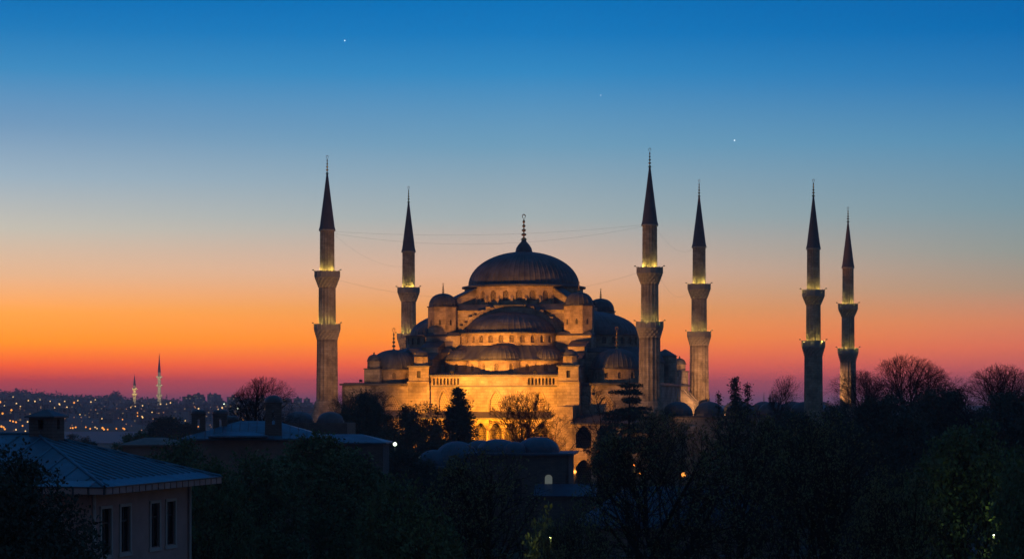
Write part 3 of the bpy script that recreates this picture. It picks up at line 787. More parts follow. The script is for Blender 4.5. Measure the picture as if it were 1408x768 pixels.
def make_conifer(seed, H, R, layered=False, dens=1.0, per=12, base=.16):
    rd = random.Random(seed); rng = np.random.default_rng(seed)
    T, K = MB(), MB()
    T.tube([(0, 0, 0), (rd.gauss(0, .1), 0, H*.5), (0, 0, H)], [R*.08, R*.045, .02], 6)
    pts = []; z = H*base
    while z < H*.985:
        t = (z-H*base)/(H*(1-base)); prof = (1-t)**.9 if not layered else (1-t**2.0)**.8*(.55+.45*min(1, t*3))
        nb = int(7*dens)+2; tier = rd.uniform(.75, 1.1)
        for k in range(nb):
            a = rd.random()*2*pi; L = R*prof*tier*rd.uniform(.5, 1.15)+.12
            dz = (-.05 if layered else -.15+.5*t)
            br = [(0, 0, z)]; zz = z+rd.uniform(-.25, .25)
            for i in range(1, 5):
                q = i/4; br.append((L*q*cos(a), L*q*sin(a), zz+dz*L*q+(.10*q*q*L if not layered else .05*L*sin(q*3))))
            K.tube(br, [.05, .035, .025, .02, .01], 3)
            m_ = max(2, int(L*4.5))
            for i in range(m_):
                q = .2+.8*i/m_; f = q*4-int(q*3.99); b0 = br[int(q*3.99)]; b1 = br[min(4, int(q*3.99)+1)]
                pts.append(tuple(b0[c]+(b1[c]-b0[c])*max(0, min(1, f)) for c in range(3)))
        z += (H*.034 if not layered else 1.05)*rd.uniform(.6, 1.4)
    leaf_cloud(K, pts, per, .15 if layered else .2, .12, rng, 1)
    return T.mesh('trunk', ['bark']), K.mesh('crown', ['bark', 'leaf_dark'])
def tree_obj(name, meshes, base, scale, rz, label, cat='tree', group=None):
    root = thing(name, base, label, cat, rz, group)
    root.scale = scale if isinstance(scale, (tuple, list)) else (scale,)*3
    for nm, me in zip(('trunk', 'crown'), meshes):
        o = bpy.data.objects.new(nm, me); C.objects.link(o); o.parent = root
    return root
# prototypes: (seed, height, crown radius, ...)
def proto(H, R, fn, **kw): return fn(H=H, R=R, **kw), R, H
PR = {
 'bareA': proto(20, 4.3, make_tree, seed=11, trunk=.53, levels=(13, 11, 9, 4), r0=.30),
 'bareD': proto(22, 5.2, make_tree, seed=14, trunk=.45, levels=(14, 11, 10, 4), r0=.36),
 'bareB': proto(20, 3.3, make_tree, seed=12, trunk=.55, levels=(12, 10, 9, 4), r0=.24),
 'bareC': proto(19, 3.2, make_tree, seed=13, trunk=.35, levels=(11, 8, 6, 3), r0=.22, thin=2.8),
 'fan': proto(19, 5.2, make_tree, seed=15, trunk=.30, levels=(13, 9, 7, 3), r0=.34, thin=3.6),
 'budA': proto(16, 5.4, make_tree, seed=21, trunk=.12, levels=(12, 9, 8, 4), r0=.5, leaves=1, lsize=.09, lspread=.14),
 'budB': proto(17, 5.8, make_tree, seed=22, trunk=.14, levels=(12, 9, 8, 4), r0=.5, leaves=1, lsize=.09, lspread=.14),
 'leafA': proto(16, 5.0, make_tree, seed=31, trunk=.1, levels=(12, 9, 8, 4), r0=.34, leaves=6, lsize=.12, lspread=.26, leafm='leaf_green'),
 'leafB': proto(15, 3.8, make_tree, seed=32, trunk=.1, levels=(12, 9, 8, 4), r0=.34, leaves=6, lsize=.12, lspread=.26, leafm='leaf_green'),
 'darkA': proto(17, 4.8, make_tree, seed=41, trunk=.15, levels=(12, 9, 8, 3), r0=.34, leaves=9, lsize=.15, lspread=.3, leafm='leaf_dark'),
 'darkB': proto(16, 3.0, make_tree, seed=42, trunk=.1, levels=(11, 9, 8, 3), r0=.26, leaves=8, lsize=.13, lspread=.25, leafm='leaf_dark'),
 'near': proto(16, 4.2, make_tree, seed=43, trunk=.1, levels=(12, 10, 9, 4), r0=.3, leaves=15, lsize=.075, lspread=.2, leafm='leaf_dark'),
 'ragged': proto(19, 3.0, make_tree, seed=44, trunk=.25, levels=(11, 6, 5, 3), r0=.26, leaves=8, lsize=.14, lspread=.3, leafm='leaf_dark'),
 'con1': proto(19.5, 3.5, make_conifer, seed=51, dens=2.6, per=14, base=.42), 'con2': proto(19, 3.1, make_conifer, seed=52, dens=1.3, per=16),
 'ced': proto(21, 4.1, make_conifer, seed=53, layered=True, dens=1.1, base=.45, per=18),
 'con3': proto(21, 1.5, make_conifer, seed=54, dens=.4, base=.5, per=9), 'con4': proto(21, 2.2, make_conifer, seed=55, dens=.9, base=.5, per=12),
}
TREES = [  # kind, name, px, top row, crown width px, distance, label, group
 ('bareA', 'bare_tree', 366, 517, 92, 222, 'bare round-crowned tree behind the blue roof, left of the first minaret', None),
 ('bareB', 'bare_tree', 497, 527, 78, 352, 'bare wispy tree above the dark evergreen before the left wing', None),
 ('darkA', 'broad_evergreen', 500, 541, 74, 300, 'dark rounded evergreen below the left wing wall', None),
 ('darkB', 'broad_evergreen', 540, 566, 56, 292, 'low dark evergreen between the round one and the ragged conifer', None),
 ('ragged', 'conifer', 574, 540, 58, 330, 'ragged dark conifer left of the broad conical one', None),
 ('con1', 'conifer', 631, 532, 78, 325, 'broad conical evergreen silhouetted on the orange facade', None),
 ('darkB', 'broad_evergreen', 596, 585, 50, 318, 'dark shrub-like evergreen between the two facade conifers', None),
 ('fan', 'bare_tree', 718, 534, 84, 360, 'fan-shaped bare tree before the orange arcade', None),
 ('bareC', 'bare_tree', 772, 566, 44, 358, 'small thin bare tree before the lit pier', None),
 ('bareC', 'bare_tree', 822, 526, 60, 358, 'slender bare tree before the right wing wall', None),
 ('ced', 'cedar', 866, 518, 84, 345, 'layered dark cedar at the foot of the tallest minaret', None),
 ('darkB', 'broad_evergreen', 838, 580, 44, 300, 'dark evergreen column right of the last lit arch', None),
 ('budA', 'budding_tree', 912, 560, 96, 320, 'thin budding tree below the lit buttresses by the right minarets', None),
 ('con4', 'conifer', 1010, 518, 42, 300, 'dark spiky conifer against the pink sky, taller of the close pair', None),
 ('con3', 'conifer', 1028, 524, 30, 303, 'thin spiky conifer against the pink sky, right one of the close pair', None),
 ('con3', 'conifer', 988, 536, 22, 298, 'wispy conifer left of the spiky pair', None),
 ('bareB', 'bare_tree', 1085, 512, 48, 352, 'small round bare tree left of the unlit minaret shaft', None),
 ('bareA', 'bare_tree', 1178, 508, 86, 300, 'bare tree crossing the rightmost minaret', None),
 ('bareD', 'bare_tree', 1248, 487, 118, 262, 'tallest bare tree on the right skyline', None),
 ('bareB', 'bare_tree', 1300, 512, 84, 255, 'bare tree on the skyline right of the tallest one', None),
 ('bareD', 'bare_tree', 1378, 500, 124, 236, 'bare crown at the right edge of the skyline', None),
 ('darkA', 'broad_evergreen', 1222, 546, 130, 216, 'dense dark blue-green tree under the right bare trees', None),
 ('darkA', 'broad_evergreen', 1290, 535, 120, 250, 'dark mass of evergreen behind the dense tree on the right', None),
 ('darkA', 'broad_evergreen', 1392, 540, 130, 226, 'dark evergreen below the bare crown at the right edge', None),
 ('darkB', 'broad_evergreen', 1150, 553, 70, 240, 'dark evergreen at the foot of the unlit minaret', None),
 ('darkA', 'broad_evergreen', 1085, 566, 100, 250, 'dark evergreen below the courtyard domes', None),
 ('leafA', 'leafy_tree', 440, 601, 205, 150, 'rounded green tree in the lower centre left, below the chimneyed building', None),
 ('leafB', 'leafy_tree', 345, 618, 150, 140, 'green tree right of the pink house eave', None),
 ('leafB', 'leafy_tree', 243, 599, 130, 165, 'yellowish green tree rising behind the pink house roof', None),
 ('leafA', 'leafy_tree', 288, 640, 140, 122, 'dark tree hanging over the right end of the pink house', None),
 ('budA', 'budding_tree', 672, 610, 215, 128, 'wide budding tree in front of the blue domes', None),
 ('leafB', 'leafy_tree', 556, 655, 150, 118, 'dark leafy tree low at the bottom centre left', None),
 ('darkA', 'broad_evergreen', 560, 618, 90, 240, 'dark evergreen left of the blue domed bath house', None),
 ('budB', 'budding_tree', 905, 566, 240, 140, 'budding tree with spreading black limbs right of the blue domes', None),
 ('budA', 'budding_tree', 1016, 556, 190, 158, 'budding tree below the spiky conifers', None),
 ('budB', 'budding_tree', 1130, 562, 220, 134, 'budding tree below the unlit minaret', None),
 ('leafA', 'leafy_tree', 1085, 606, 190, 285, 'dim leafy tree behind the budding pair on the right', None),
 ('leafA', 'leafy_tree', 1334, 590, 210, 120, 'broad green tree in the lower right', None),
 ('budA', 'budding_tree', 1240, 640, 180, 108, 'budding tree low between the broad green one and the black limbs', None),
 ('leafB', 'leafy_tree', 1420, 625, 120, 112, 'green tree cut by the right edge of the picture', None),
 ('near', 'broad_evergreen', 8, 616, 300, 76, 'nearest dark tree hiding the left wall of the pink house', None),
 ('darkB', 'shrub', 205, 585, 26, 320, 'small dark bush above the low wall left of the chimneys', None),
 ('leafA', 'leafy_tree', 190, 596, 90, 300, 'low green tree behind the pink house roof edge', None),
 ('budB', 'budding_tree', 800, 690, 170, 104, 'low budding tree above the lit yellow leaves', None),
]
for i, (k, nm, px, py, wpx, Yd, lab, grp) in enumerate(TREES):
    me, R0, H0 = PR[k]
    x, y, zt = P(px, py, Yd); sz = zt/H0; sx = (wpx/2/F*Yd)/R0*(1.4 if k[:3] in ('con', 'ced') else 1.2 if nm == 'bare_tree' else 1)
    tree_obj(nm, me, (x, y, 0), (sx, sx, sz), (i*2.399) % (2*pi), lab)
# far tree belt behind, filling the middle distance
BELT = [(-70+i*11.5+((i*37) % 7)-3, 470+((i*53) % 40)) for i in range(34)]
for i, (x, y) in enumerate(BELT):
    if -28 < x-1.8 < 82 and y < 478: y += 45
    h = 11+(i*29 % 40)/10
    tree_obj('broad_evergreen', PR['darkA' if i % 2 else 'darkB'][0], (x*1.3, y, 0), (1.3, 1.3, h/17), i*1.7, 'dark tree of the belt standing behind the mosque', group='dark trees behind the mosque')
# ------------------------------------------------------------------ pink house, front left
r_ = (.253, .967); l_ = (-.967, .253)
cx0, cy0 = -18.05, 95.0; ZE = 14.1
house = thing('pink_house', (cx0, cy0, 0), 'pink plastered house with blue metal hip roof in the left foreground', 'house', 0)
def hp(a, b, z): return (r_[0]*a+l_[0]*b, r_[1]*a+l_[1]*b, z)     # a along the right eave, b along the left one
LR, LL_ = 13.4, 30.0
wh = MB(); ov = 1.2
pn = wall(wh, lambda s, z, d: hp(s, ov+d, z), ov, LR-ov, 5, ZE-.3, [(ov+t, .5, 10.9, 13.0, 0, 'rect') for t in (1.45, 3.5, 6.85, 8.7)], .18, 50)
pl = wall(wh, lambda s, z, d: hp(ov+d, s, z), ov, LL_-ov, 5, ZE-.3, [(t, .5, 10.9, 13.0, 0, 'rect') for t in (3.2, 5.6, 9, 12, 15)], .18, 50)
wall(wh, lambda s, z, d: hp(LR-ov, s, z), ov, LL_-ov, 5, ZE-.3, [], .18, 50)
wall(wh, lambda s, z, d: hp(s, LL_-ov, z), ov, LR-ov, 5, ZE-.3, [], .18, 50)
def hbox(m, a0, a1, b0, b1, z0, z1, mi=0):
    v = [hp(a, b, z) for z in (z0, z1) for b in (b0, b1) for a in (a0, a1)]
    m.add(v, [(0, 2, 3, 1), (4, 5, 7, 6), (0, 1, 5, 4), (1, 3, 7, 5), (3, 2, 6, 7), (2, 0, 4, 6)], mi)
hbox(wh, ov+.02, LR-ov-.02, ov+.02, LL_-ov-.02, 0, 5)
wobj = wh.build('wall', 'pink_plaster', house)
def house_window(tpos, side_):
    fr_ = MB(); w2 = .5
    for (a, b, z0, z1) in ((-w2-.13, -w2, 10.75, 13.1), (w2, w2+.13, 10.75, 13.1), (-w2-.13, w2+.13, 13.0, 13.14), (-w2-.2, w2+.2, 10.7, 10.86)):
        if side_ == 'r': hbox(fr_, ov+tpos+a, ov+tpos+b, ov-.07, ov+.03, z0, z1)
        else: hbox(fr_, ov-.07, ov+.03, tpos+a, tpos+b, z0, z1)
    wn_ = fr_.build('window', 'white_trim', house)
    g_ = MB(); d = .15
    if side_ == 'r': g_.add([hp(ov+tpos+a, ov+d, z) for a, z in ((-w2, 10.86), (w2, 10.86), (w2, 13), (-w2, 13))], [(0, 1, 2, 3)])
    else: g_.add([hp(ov+d, tpos+a, z) for a, z in ((-w2, 10.86), (w2, 10.86), (w2, 13), (-w2, 13))], [(0, 1, 2, 3)])
    g_.build('pane', 'glass_dark', wn_)
    s_ = MB()
    for (a, b, z0, z1) in ((-.03, .03, 10.86, 13), (-w2, w2, 12.3, 12.37), (-w2, -w2+.06, 10.86, 13), (w2-.06, w2, 10.86, 13)):
        if side_ == 'r': hbox(s_, ov+tpos+a, ov+tpos+b, ov+.08, ov+.13, z0, z1)
        else: hbox(s_, ov+.08, ov+.13, tpos+a, tpos+b, z0, z1)
    s_.build('sash', 'iron', wn_)
for t in (1.45, 3.5, 6.85, 8.7): house_window(t, 'r')
for t in (3.2, 5.6, 9, 12, 15): house_window(t, 'l')
# roof: hip with ridge along l_
RZ = 16.3; hw = LR/2
rf = MB()
e0, e1, e2, e3 = hp(0, 0, ZE), hp(LR, 0, ZE), hp(LR, LL_, ZE), hp(0, LL_, ZE)
k0, k1 = hp(hw, hw, RZ), hp(hw, LL_-hw, RZ)
rf.add([e0, e1, e2, e3, k0, k1], [(0, 1, 4), (1, 2, 5, 4), (2, 3, 5), (3, 0, 4, 5), (0, 3, 2, 1)])
sm = rf; sm_n = len(rf.f)
def roofz(a, b):
    t = min(a, LR-a, b, LL_-b)/hw; return ZE+(RZ-ZE)*min(1, t)
n = int(LR/.7)
for i in range(1, n):     # seams on the right-hand slope
    a = LR*i/n; be = min(a, LR-a)
    sm.tube([hp(a, .75, roofz(a, .75)+.03), hp(a, be, roofz(a, be)+.03)] if be > .8 else [hp(a, .1, roofz(a, .1)+.03), hp(a, be, roofz(a, be)+.03)], .035, 4)
n = int(LL_/1.25)
for i in range(1, n):
    b = LL_*i/n; ae = min(hw, b, LL_-b)
    sm.tube([hp(.75, b, roofz(.75, b)+.03), hp(ae, b, roofz(ae, b)+.03)], .035, 4)
    sm.tube([hp(LR-.75, b, roofz(.75, b)+.03), hp(LR-ae, b, roofz(ae, b)+.03)], .035, 4)
rf.m = [0]*sm_n+[1]*(len(rf.f)-sm_n); roof = rf.build('roof', ['copper_blue', 'copper_blue_pale'], house)
rd_ = MB()
for a, b in ((e0, k0), (e1, k0), (k0, k1), (e2, k1), (e3, k1)): rd_.tube([(a[0], a[1], a[2]+.04), (b[0], b[1], b[2]+.04)], .07, 5)
rd_.build('hip_cap', 'copper_blue', roof)
gt = MB()   # flat pale gutter strip round the eave
for (a0, a1, b0, b1) in ((-.08, LR+.08, -.08, .7), (-.08, .7, .7, LL_), (LR-.7, LR+.08, .7, LL_)):
    v = [hp(a, b, roofz(max(0, min(LR, a)), max(0, min(LL_, b)))+.012) for b in (b0, b1) for a in (a0, a1)]
    gt.add(v, [(0, 1, 3, 2)])
gt.build('gutter_strip', 'copper_blue_pale', roof)
# fascia of square panels
fs = MB()
hbox(fs, 0, LR, -.02, .3, ZE-.34, ZE-.03, 1); hbox(fs, -.02, .3, .3, LL_, ZE-.34, ZE-.03, 1)
hbox(fs, .0, LR, -.12, .2, ZE-.035, ZE+.005, 1); hbox(fs, -.12, .2, 0, LL_, ZE-.034, ZE+.004, 1)
n = 19
for i in range(n): hbox(fs, LR*i/n+.06, LR*(i+1)/n-.06, -.07, -.02, ZE-.33, ZE-.06, 0)
n = 40
for i in range(n): hbox(fs, -.07, -.02, LL_*i/n+.06, LL_*(i+1)/n-.06, ZE-.33, ZE-.06, 0)
hbox(fs, .05, LR-.05, .3, ov, ZE-.3, ZE-.26, 1); hbox(fs, .3, ov, .3, LL_, ZE-.3, ZE-.26, 1)
fs.build('fascia', ['pink_plaster', 'lead'], house)
for (a, b) in ((ov+.1, ov-.09), (LR-ov-.1, ov-.09)):
    d = MB(); p0 = hp(a, b, 0); d.tube([(p0[0], p0[1], z) for z in (1, 6, 10, ZE-.35)], .08, 8); d.build('downpipe', 'white_trim', house)
bs = MB(); hbox(bs, ov, LR-ov, ov-.06, ov+.02, 9.9-.6, 10.0-.45); bs.build('string_course', 'white_trim', house)
# cupola on the ridge end
cu = MB(); cz0, cz1 = 15.5, 17.1; hh = .62
for sa, sb, ax in ((-1, 0, 'a'), (1, 0, 'a'), (0, -1, 'b'), (0, 1, 'b')):
    if ax == 'a': f = lambda s, z, d, sa=sa: hp(hw+.3+sa*(hh-d), hw-.35+s, z)
    else: f = lambda s, z, d, sb=sb: hp(hw+.3+s, hw-.35+sb*(hh-d), z)
    wall(cu, f, -hh, hh, cz0, cz1, [(0, .14, 16.55, 17.0, 0, 'rect')], .12, 50)
cuo = cu.build('cupola', 'dark_brick', roof)
cr_ = MB(); c_ = [hp(hw+.3+a, hw-.35+b, cz1) for a, b in ((-.78, -.78), (.78, -.78), (.78, .78), (-.78, .78))]
cr_.add(c_+[(p[0], p[1], p[2]+.07) for p in c_]+[hp(hw+.3, hw-.35, cz1+.42)], [(0, 3, 2, 1), (0, 1, 5, 4), (1, 2, 6, 5), (2, 3, 7, 6), (3, 0, 4, 7), (4, 5, 8), (5, 6, 8), (6, 7, 8), (7, 4, 8)], 1)
cr_.build('cupola_roof', ['lead', 'lead'], roof)

# ------------------------------------------------------------------ second house with chimneys
def chimney(cx, cy, w, z0, z1, cap, parent, m='dark_brick', slot=.12):
    c = MB(); h = w/2; zs0 = z0+(z1-z0)*.45; zs1 = z0+(z1-z0)*.8
    for ax, sg in (('x', -1), ('x', 1), ('y', -1), ('y', 1)):
        if ax == 'x': f = lambda s, z, d, sg=sg: (cx+sg*(h-d), cy+s, z); ops = []
        else: f = lambda s, z, d, sg=sg: (cx+s, cy+sg*(h-d), z); ops = [(0, slot, zs0, zs1, .1, 'round')]
        wall(c, f, -h, h, z0, z1, ops, .14, 50)
    c.box(cx-h-.06, cx+h+.06, cy-h-.06, cy+h+.06, z1, z1+.12)
    co_ = c.build('chimney', m, parent)
    d = MB()
    if cap == 'dome': d.lathe(cx, cy, [(h*1.2, z1+.12)]+dome_prof(h*1.15, .62, z1+.14, 6), 16)
    elif cap == 'barrel': d.lathe(cx, cy, [(h*1.12, z1+.12), (h*1.12, z1+.3), (h*.9, z1+.42), (.02, z1+.46)], 12)
    d.build('chimney_cap', 'lead', co_)
b2 = thing('chimneyed_house', (*P(330, 600, 195)[:2], 0), 'brown house with low blue roof and four chimneys, beyond the pink house', 'house', .10)
q = MB(); x0, x1, y0, y1 = -5.2, 8.3, -5.5, 6.0; ze = 14.5
q.box(x0+.5, x1-.5, y0+.5, y1-.5, 0, ze-.1); q.box(-10.2, x0+.5, y0+1.8, y1-1, 0, 13.9); q.build('wall', 'brown_plaster', b2)
q = MB()
def hip(m, x0, x1, y0, y1, z0, z1, ins, mi=0):
    yc = (y0+y1)/2
    m.add([(x0, y0, z0), (x1, y0, z0), (x1, y1, z0), (x0, y1, z0), (x0+ins, yc, z1), (x1-ins, yc, z1)], [(0, 1, 5, 4), (1, 2, 5), (2, 3, 4, 5), (3, 0, 4), (3, 2, 1, 0)], mi)
    m.box(x0, x1, y0, y1, z0-.14, z0-.004, mi)
hip(q, x0, x1, y0, y1, ze, 16.0, 5.2); hip(q, -2.6, 2.6, y0-1.2, y0+3, ze+.25, 15.1, 1.6)
q2 = q
q = MB(); hip(q, -10.6, x0+.4, y0+1.4, y1-.6, 13.95, 14.5, 2); q.build('annex_roof', 'brown_plaster', b2)
q = q2; nq = len(q.f)
for i in range(1, 18):
    x = x0+(x1-x0)*i/18; t = min(1, (x-x0)/5.2, (x1-x)/5.2)
    q.tube([(x, y0+.05, ze+.03), (x, y0+5.75*t, ze+1.5*t+.03)], .035, 4)
q.m = [0]*nq+[1]*(len(q.f)-nq); q.build('roof', ['copper_blue', 'lead'], b2)
for (px, top, bot, w_, cap, yy) in ((273, 563, 593, 1.2, 'barrel', -1.5), (303, 563, 592, 1.25, 'barrel', -1.0), (320, 571, 590, 1.05, 'barrel', 3.2), (376, 553, 601, 1.45, 'dome', -3.6)):
    Yc = 195+yy; xx, _, zt = P(px, top, Yc); zb = 14.2
    ox, oy = xx-b2.location[0], Yc-b2.location[1]; c, s = cos(-.10), sin(-.10)
    chimney(ox*c-oy*s, ox*s+oy*c, w_, zb, zt-.1 if cap == 'dome' else zt-.45, cap, b2)
# small domed building behind it
b3 = thing('domed_lodge', (*P(432, 570, 262)[:2], 0), 'small dark building with two low domes right of the tall chimney', 'building', -.1)
q = MB(); q.box(-4.2, 4.6, -3, 3, 0, 15.1); q.build('wall', 'dark_brick', b3)
for x, r in ((-1.9, 1.75), (2.0, 1.6)):
    q = MB(); q.rprism(x, 0, r+.1, r+.1, 15.1, 15.35, 12); q.lathe(x, 0, dome_prof(r, 1.1, 15.35, 6), 32, rib=.04); q.build('dome', 'lead', b3)
# lamps of the pair behind: distant house roofs
b4 = thing('low_lodge', (*P(455, 605, 232)[:2], 0), 'low dark roofed wall running right from the blue roof to the trees', 'building', -.05)
q = MB(); q.box(-4, 6, -3, 3, 0, 13.2); q.build('wall', 'dark_brick', b4); q = MB(); hip(q, -4.4, 6.4, -3.4, 3.4, 13.35, 14.2, 3); q.build('roof', 'copper_blue', b4)

# ------------------------------------------------------------------ bath house with blue domes
bh = thing('bath_house', (*P(700, 620, 262)[:2], 0), 'low bath house with blue lead domes in the shade before the mosque', 'building', -.08)
q = MB()
pw = wall(q, lambda s, z, d: (s, -6+d, z), -4.2, 7.6, 0, 11.3, [(5.2, .45, 7.4, 8.6, .4, 'round'), (1.5, .5, 5.5, 8, .5, 'round'), (-2, .5, 5.5, 8, .5, 'round')], .3, 50)
q.box(-4.2, 7.6, -5.6, 6, 0, 11.3); q.box(7.3, 7.6, -6, -5.6, 0, 11.3)
pw2 = wall(q, lambda s, z, d: (s, -4+d, z), -15, -4.2, 0, 9.6, [(-11.1, .62, 6.0, 7.7, .62, 'round'), (-13.4, .5, 6.0, 7.6, .5, 'round'), (-7.4, .62, 6.0, 7.7, .62, 'round')], .3, 50)
q.box(-15, -4.2, -3.6, 6, 0, 9.6); q.box(-15, -14.7, -4, -3.6, 0, 9.6)
q.box(4, 10.5, -9, -6.01, 0, 6.6)
wo2 = q.build('wall', 'dark_brick', bh)
pane_parts([pw[0], pw[1]], wo2, 'dark'); pane_parts([pw[2]], wo2, 'win_white'); pane_parts(pw2, wo2, 'glass_dark')
fr2 = MB()
for c in (-11.1, -7.4):
    fr2.tube([(c-.8, -4.03, 5.8)]+[(x, -4.03, z) for x, z in arch_pts(c, .8, 7.7, .8, 'round', 10)]+[(c+.8, -4.03, 5.8)], .09, 4)
fr2.build('window_surround', 'white_trim', bh)
q = MB(); q.box(-4.6, 8.2, -6.5, 6.4, 11.3, 11.55); q.box(-15.4, -4.2, -4.5, 6.4, 9.6, 9.85)
q.add([(3.6, -9.5, 6.6), (11, -9.5, 6.6), (11, -6, 7.9), (3.6, -6, 7.9), (11, -6, 6.6), (3.6, -6, 6.6)], [(0, 1, 2, 3), (1, 4, 2), (0, 3, 5), (0, 5, 4, 1)])
q.build('roof', 'lead_blue', bh)
for (px, top, r, yy, zb) in ((742, 600, 2.5, -2.2, 11.55), (686, 603, 2.45, -1.6, 11.55), (628, 606, 2.9, 0, 9.85), (597, 618, 2.0, -1.0, 9.85), (712, 612, 1.3, -4.6, 11.55), (658, 612, 1.8, 3, 11.55)):
    Yc = 262+yy; x, _, zt = P(px, top, Yc); x -= bh.location[0]
    zz = zb+.35; q = MB(); q.rprism(x, yy, r*1.05, r*1.05, zb, zz, 12); q.lathe(x, yy, dome_prof(r, max(1, zt-zz), zz, 8), 64, rib=.05); q.build('dome', 'lead_blue', bh)
# long low hall with a blue roof behind the black limbs
lh = thing('market_hall', (*P(925, 700, 232)[:2], 0), 'long low hall with a dim blue roof behind the budding trees', 'building', .04)
q = MB(); q.box(-9.5, 11, -4.5, 4.5, 0, 4.3); q.build('wall', 'brown_plaster', lh)
q = MB(); hip(q, -10.2, 11.7, -5.4, 5.4, 4.5, 8.6, 5.4); q.build('roof', 'lead_blue', lh)
for k in range(6):
    q = MB(); q.box(-8+k*3.3-.5, -8+k*3.3+.5, -4.56, -4.45, 1.2, 3.4); q.build('window', 'glass_dark', lh)
# garden wall
q = MB(); q.box(-14, 16, -.25, .25, 0, 2.4); gw = thing('garden_wall', (*P(960, 745, 212)[:2], 0), 'low reddish garden wall glimpsed through the black limbs', 'wall', .05)
q.build('masonry', 'brown_plaster', gw); q = MB(); q.box(-14.1, 16.1, -.35, .35, 2.4, 2.55); q.build('coping', 'lead', gw)
q = MB(); q.box(-30, 12, -.25, .25, 0, 3.0); gw = thing('garden_wall', (*P(190, 603, 245)[:2], 0), 'dark wall under the low green tree beyond the pink house roof', 'wall', .02)
q.build('masonry', 'dark_brick', gw)

# ------------------------------------------------------------------ lamps near the mosque
def lamp(px, py, Yd, r, m, col, e, label, grp=None):
    x, y, z = P(px, py, Yd)
    t = thing('street_lamp', (x, y, 0), label, 'street lamp', 0, grp)
    q = MB(); q.tube([(0, 0, 0), (0, 0, z*.4), (0, 0, z-r)], [.09, .07, .05], 6); q.build('post', 'iron', t)
    q = MB(); q.ball((0, 0, z), r, 0, 12, 8); q.build('lamp_globe', m, t)
    if e: light('POINT', (0, -r*1.6, z), e, col, t, rad=r*.8)
lamp(543, 610, 272, .24, 'lamp_white', (.8, 1, .7), 60, 'bright white street lamp among the dark trees before the left wing')
for px, py, r in ((830, 652, .3), (839, 637, .24), (854, 652, .3), (872, 639, .2), (879, 650, .26), (940, 652, .34), (790, 648, .3)):
    lamp(px, py, 306, r, 'lamp_orange', (1, .5, .15), 90, 'small orange garden lamp glimpsed through the twigs', 'orange garden lamps behind the twigs')
lamp(757, 738, 111, .06, 'lamp_white', (.75, .9, .2), 60, 'white lamp lighting yellow leaves at the bottom centre')
lamp(1366, 735, 115.3, .055, 'lamp_white', (.75, .95, .3), 60, 'white lamp inside the broad green tree at the lower right')
lamp(1389, 752, 116, .06, 'lamp_white', (.75, .95, .3), 40, 'white lamp low at the right bottom edge among leaves')
lb = P(752, 712, 113); me = make_tree(61, 6, 1.6, .1, (8, 7, 5), .08, 5, .09, .12, 'leaf_bud')
tree_obj('young_tree', me, (lb[0], lb[1]+.3, 0), (1, 1, lb[2]/6), .3, 'young tree with lit yellow green leaves at the bottom centre')

# ------------------------------------------------------------------ far city
rd = random.Random(5)
def house_mesh(w_, d_, h, fl, lit, apart, wm):
    m = MB(); m.box(-w_/2, w_/2, -d_/2, d_/2, -4, h, 0)
    if apart: m.box(-w_/2-.3, w_/2+.3, -d_/2-.3, d_/2+.3, h, h+.6, 1); m.box(-1.5, 1.5, -1.5, 1.5, h+.6, h+3, 0)
    else:
        m.add([(-w_/2-.5, -d_/2-.5, h), (w_/2+.5, -d_/2-.5, h), (w_/2+.5, d_/2+.5, h), (-w_/2-.5, d_/2+.5, h), (-w_/2*.5, 0, h+2.6), (w_/2*.5, 0, h+2.6)], [(0, 1, 5, 4), (1, 2, 5), (2, 3, 4, 5), (3, 0, 4)], 1)
    n = max(2, int(w_/3.2))
    for f in range(fl):
        for i in range(n):
            x = -w_/2+w_*(i+.5)/n; z = 1+f*(h-1)/fl+.6
            m.add([(x-.6, -d_/2-.03, z), (x+.6, -d_/2-.03, z), (x+.6, -d_/2-.03, z+1.3), (x-.6, -d_/2-.03, z+1.3)], [(0, 1, 2, 3)], 3 if rd.random() < lit else 2)
    return m.mesh('house', [wm, 'house_roof', 'dark', 'win_lit'])
protos = [(house_mesh(10, 9, 6, 2, .18, False, 'house_wall'), 'house'), (house_mesh(13, 10, 8, 3, .10, False, 'house_wall_pale'), 'house'),
          (house_mesh(12, 12, 14, 5, .12, True, 'house_wall_pale'), 'apartment block'), (house_mesh(18, 12, 10, 3, .14, True, 'house_wall'), 'apartment block'),
          (house_mesh(11, 11, 20, 7, .12, True, 'house_wall_pale'), 'apartment block')]
HL = {0: 'small far house with red brown roof on the hillside across the water', 1: 'pale far house with red brown roof on the hillside across the water',
      2: 'far five-storey pale apartment block across the water', 3: 'far wide grey apartment block across the water', 4: 'far pale tower block across the water'}
for i in range(200):
    px = rd.uniform(-25, 430); Yd = 1480+1500*rd.random()**.9
    x = (px-704)/F*Yd
    k = rd.choice((0, 0, 1, 1, 0, 3)) if px < 240 else rd.choice((0, 1, 1, 2, 3, 4))
    if Yd > 2300 and k > 1 and px < 260: k = 0
    o = bpy.data.objects.new('far_house' if k < 2 else 'apartment_block', protos[k][0]); C.objects.link(o)
    o.location = (x, Yd, max(.2, hill_h(x, Yd))); o.rotation_euler = (0, 0, rd.uniform(-.6, .6)); o.scale = (rd.uniform(.7, 1.1), rd.uniform(.7, 1.1), rd.uniform(.6, .9))
    tag(o, HL[k], protos[k][1], 'far houses on the hillside: '+HL[k].split(' on ')[0].split(' across')[0])
# single tall tower on the skyline
o = bpy.data.objects.new('tower_block', protos[4][0]); C.objects.link(o); x, y, _ = P(289, 545, 3300); o.location = (x, y, hill_h(x, y)); o.scale = (.7, .7, .9)
tag(o, 'lone tower block on the horizon above the chimneys', 'tower block')
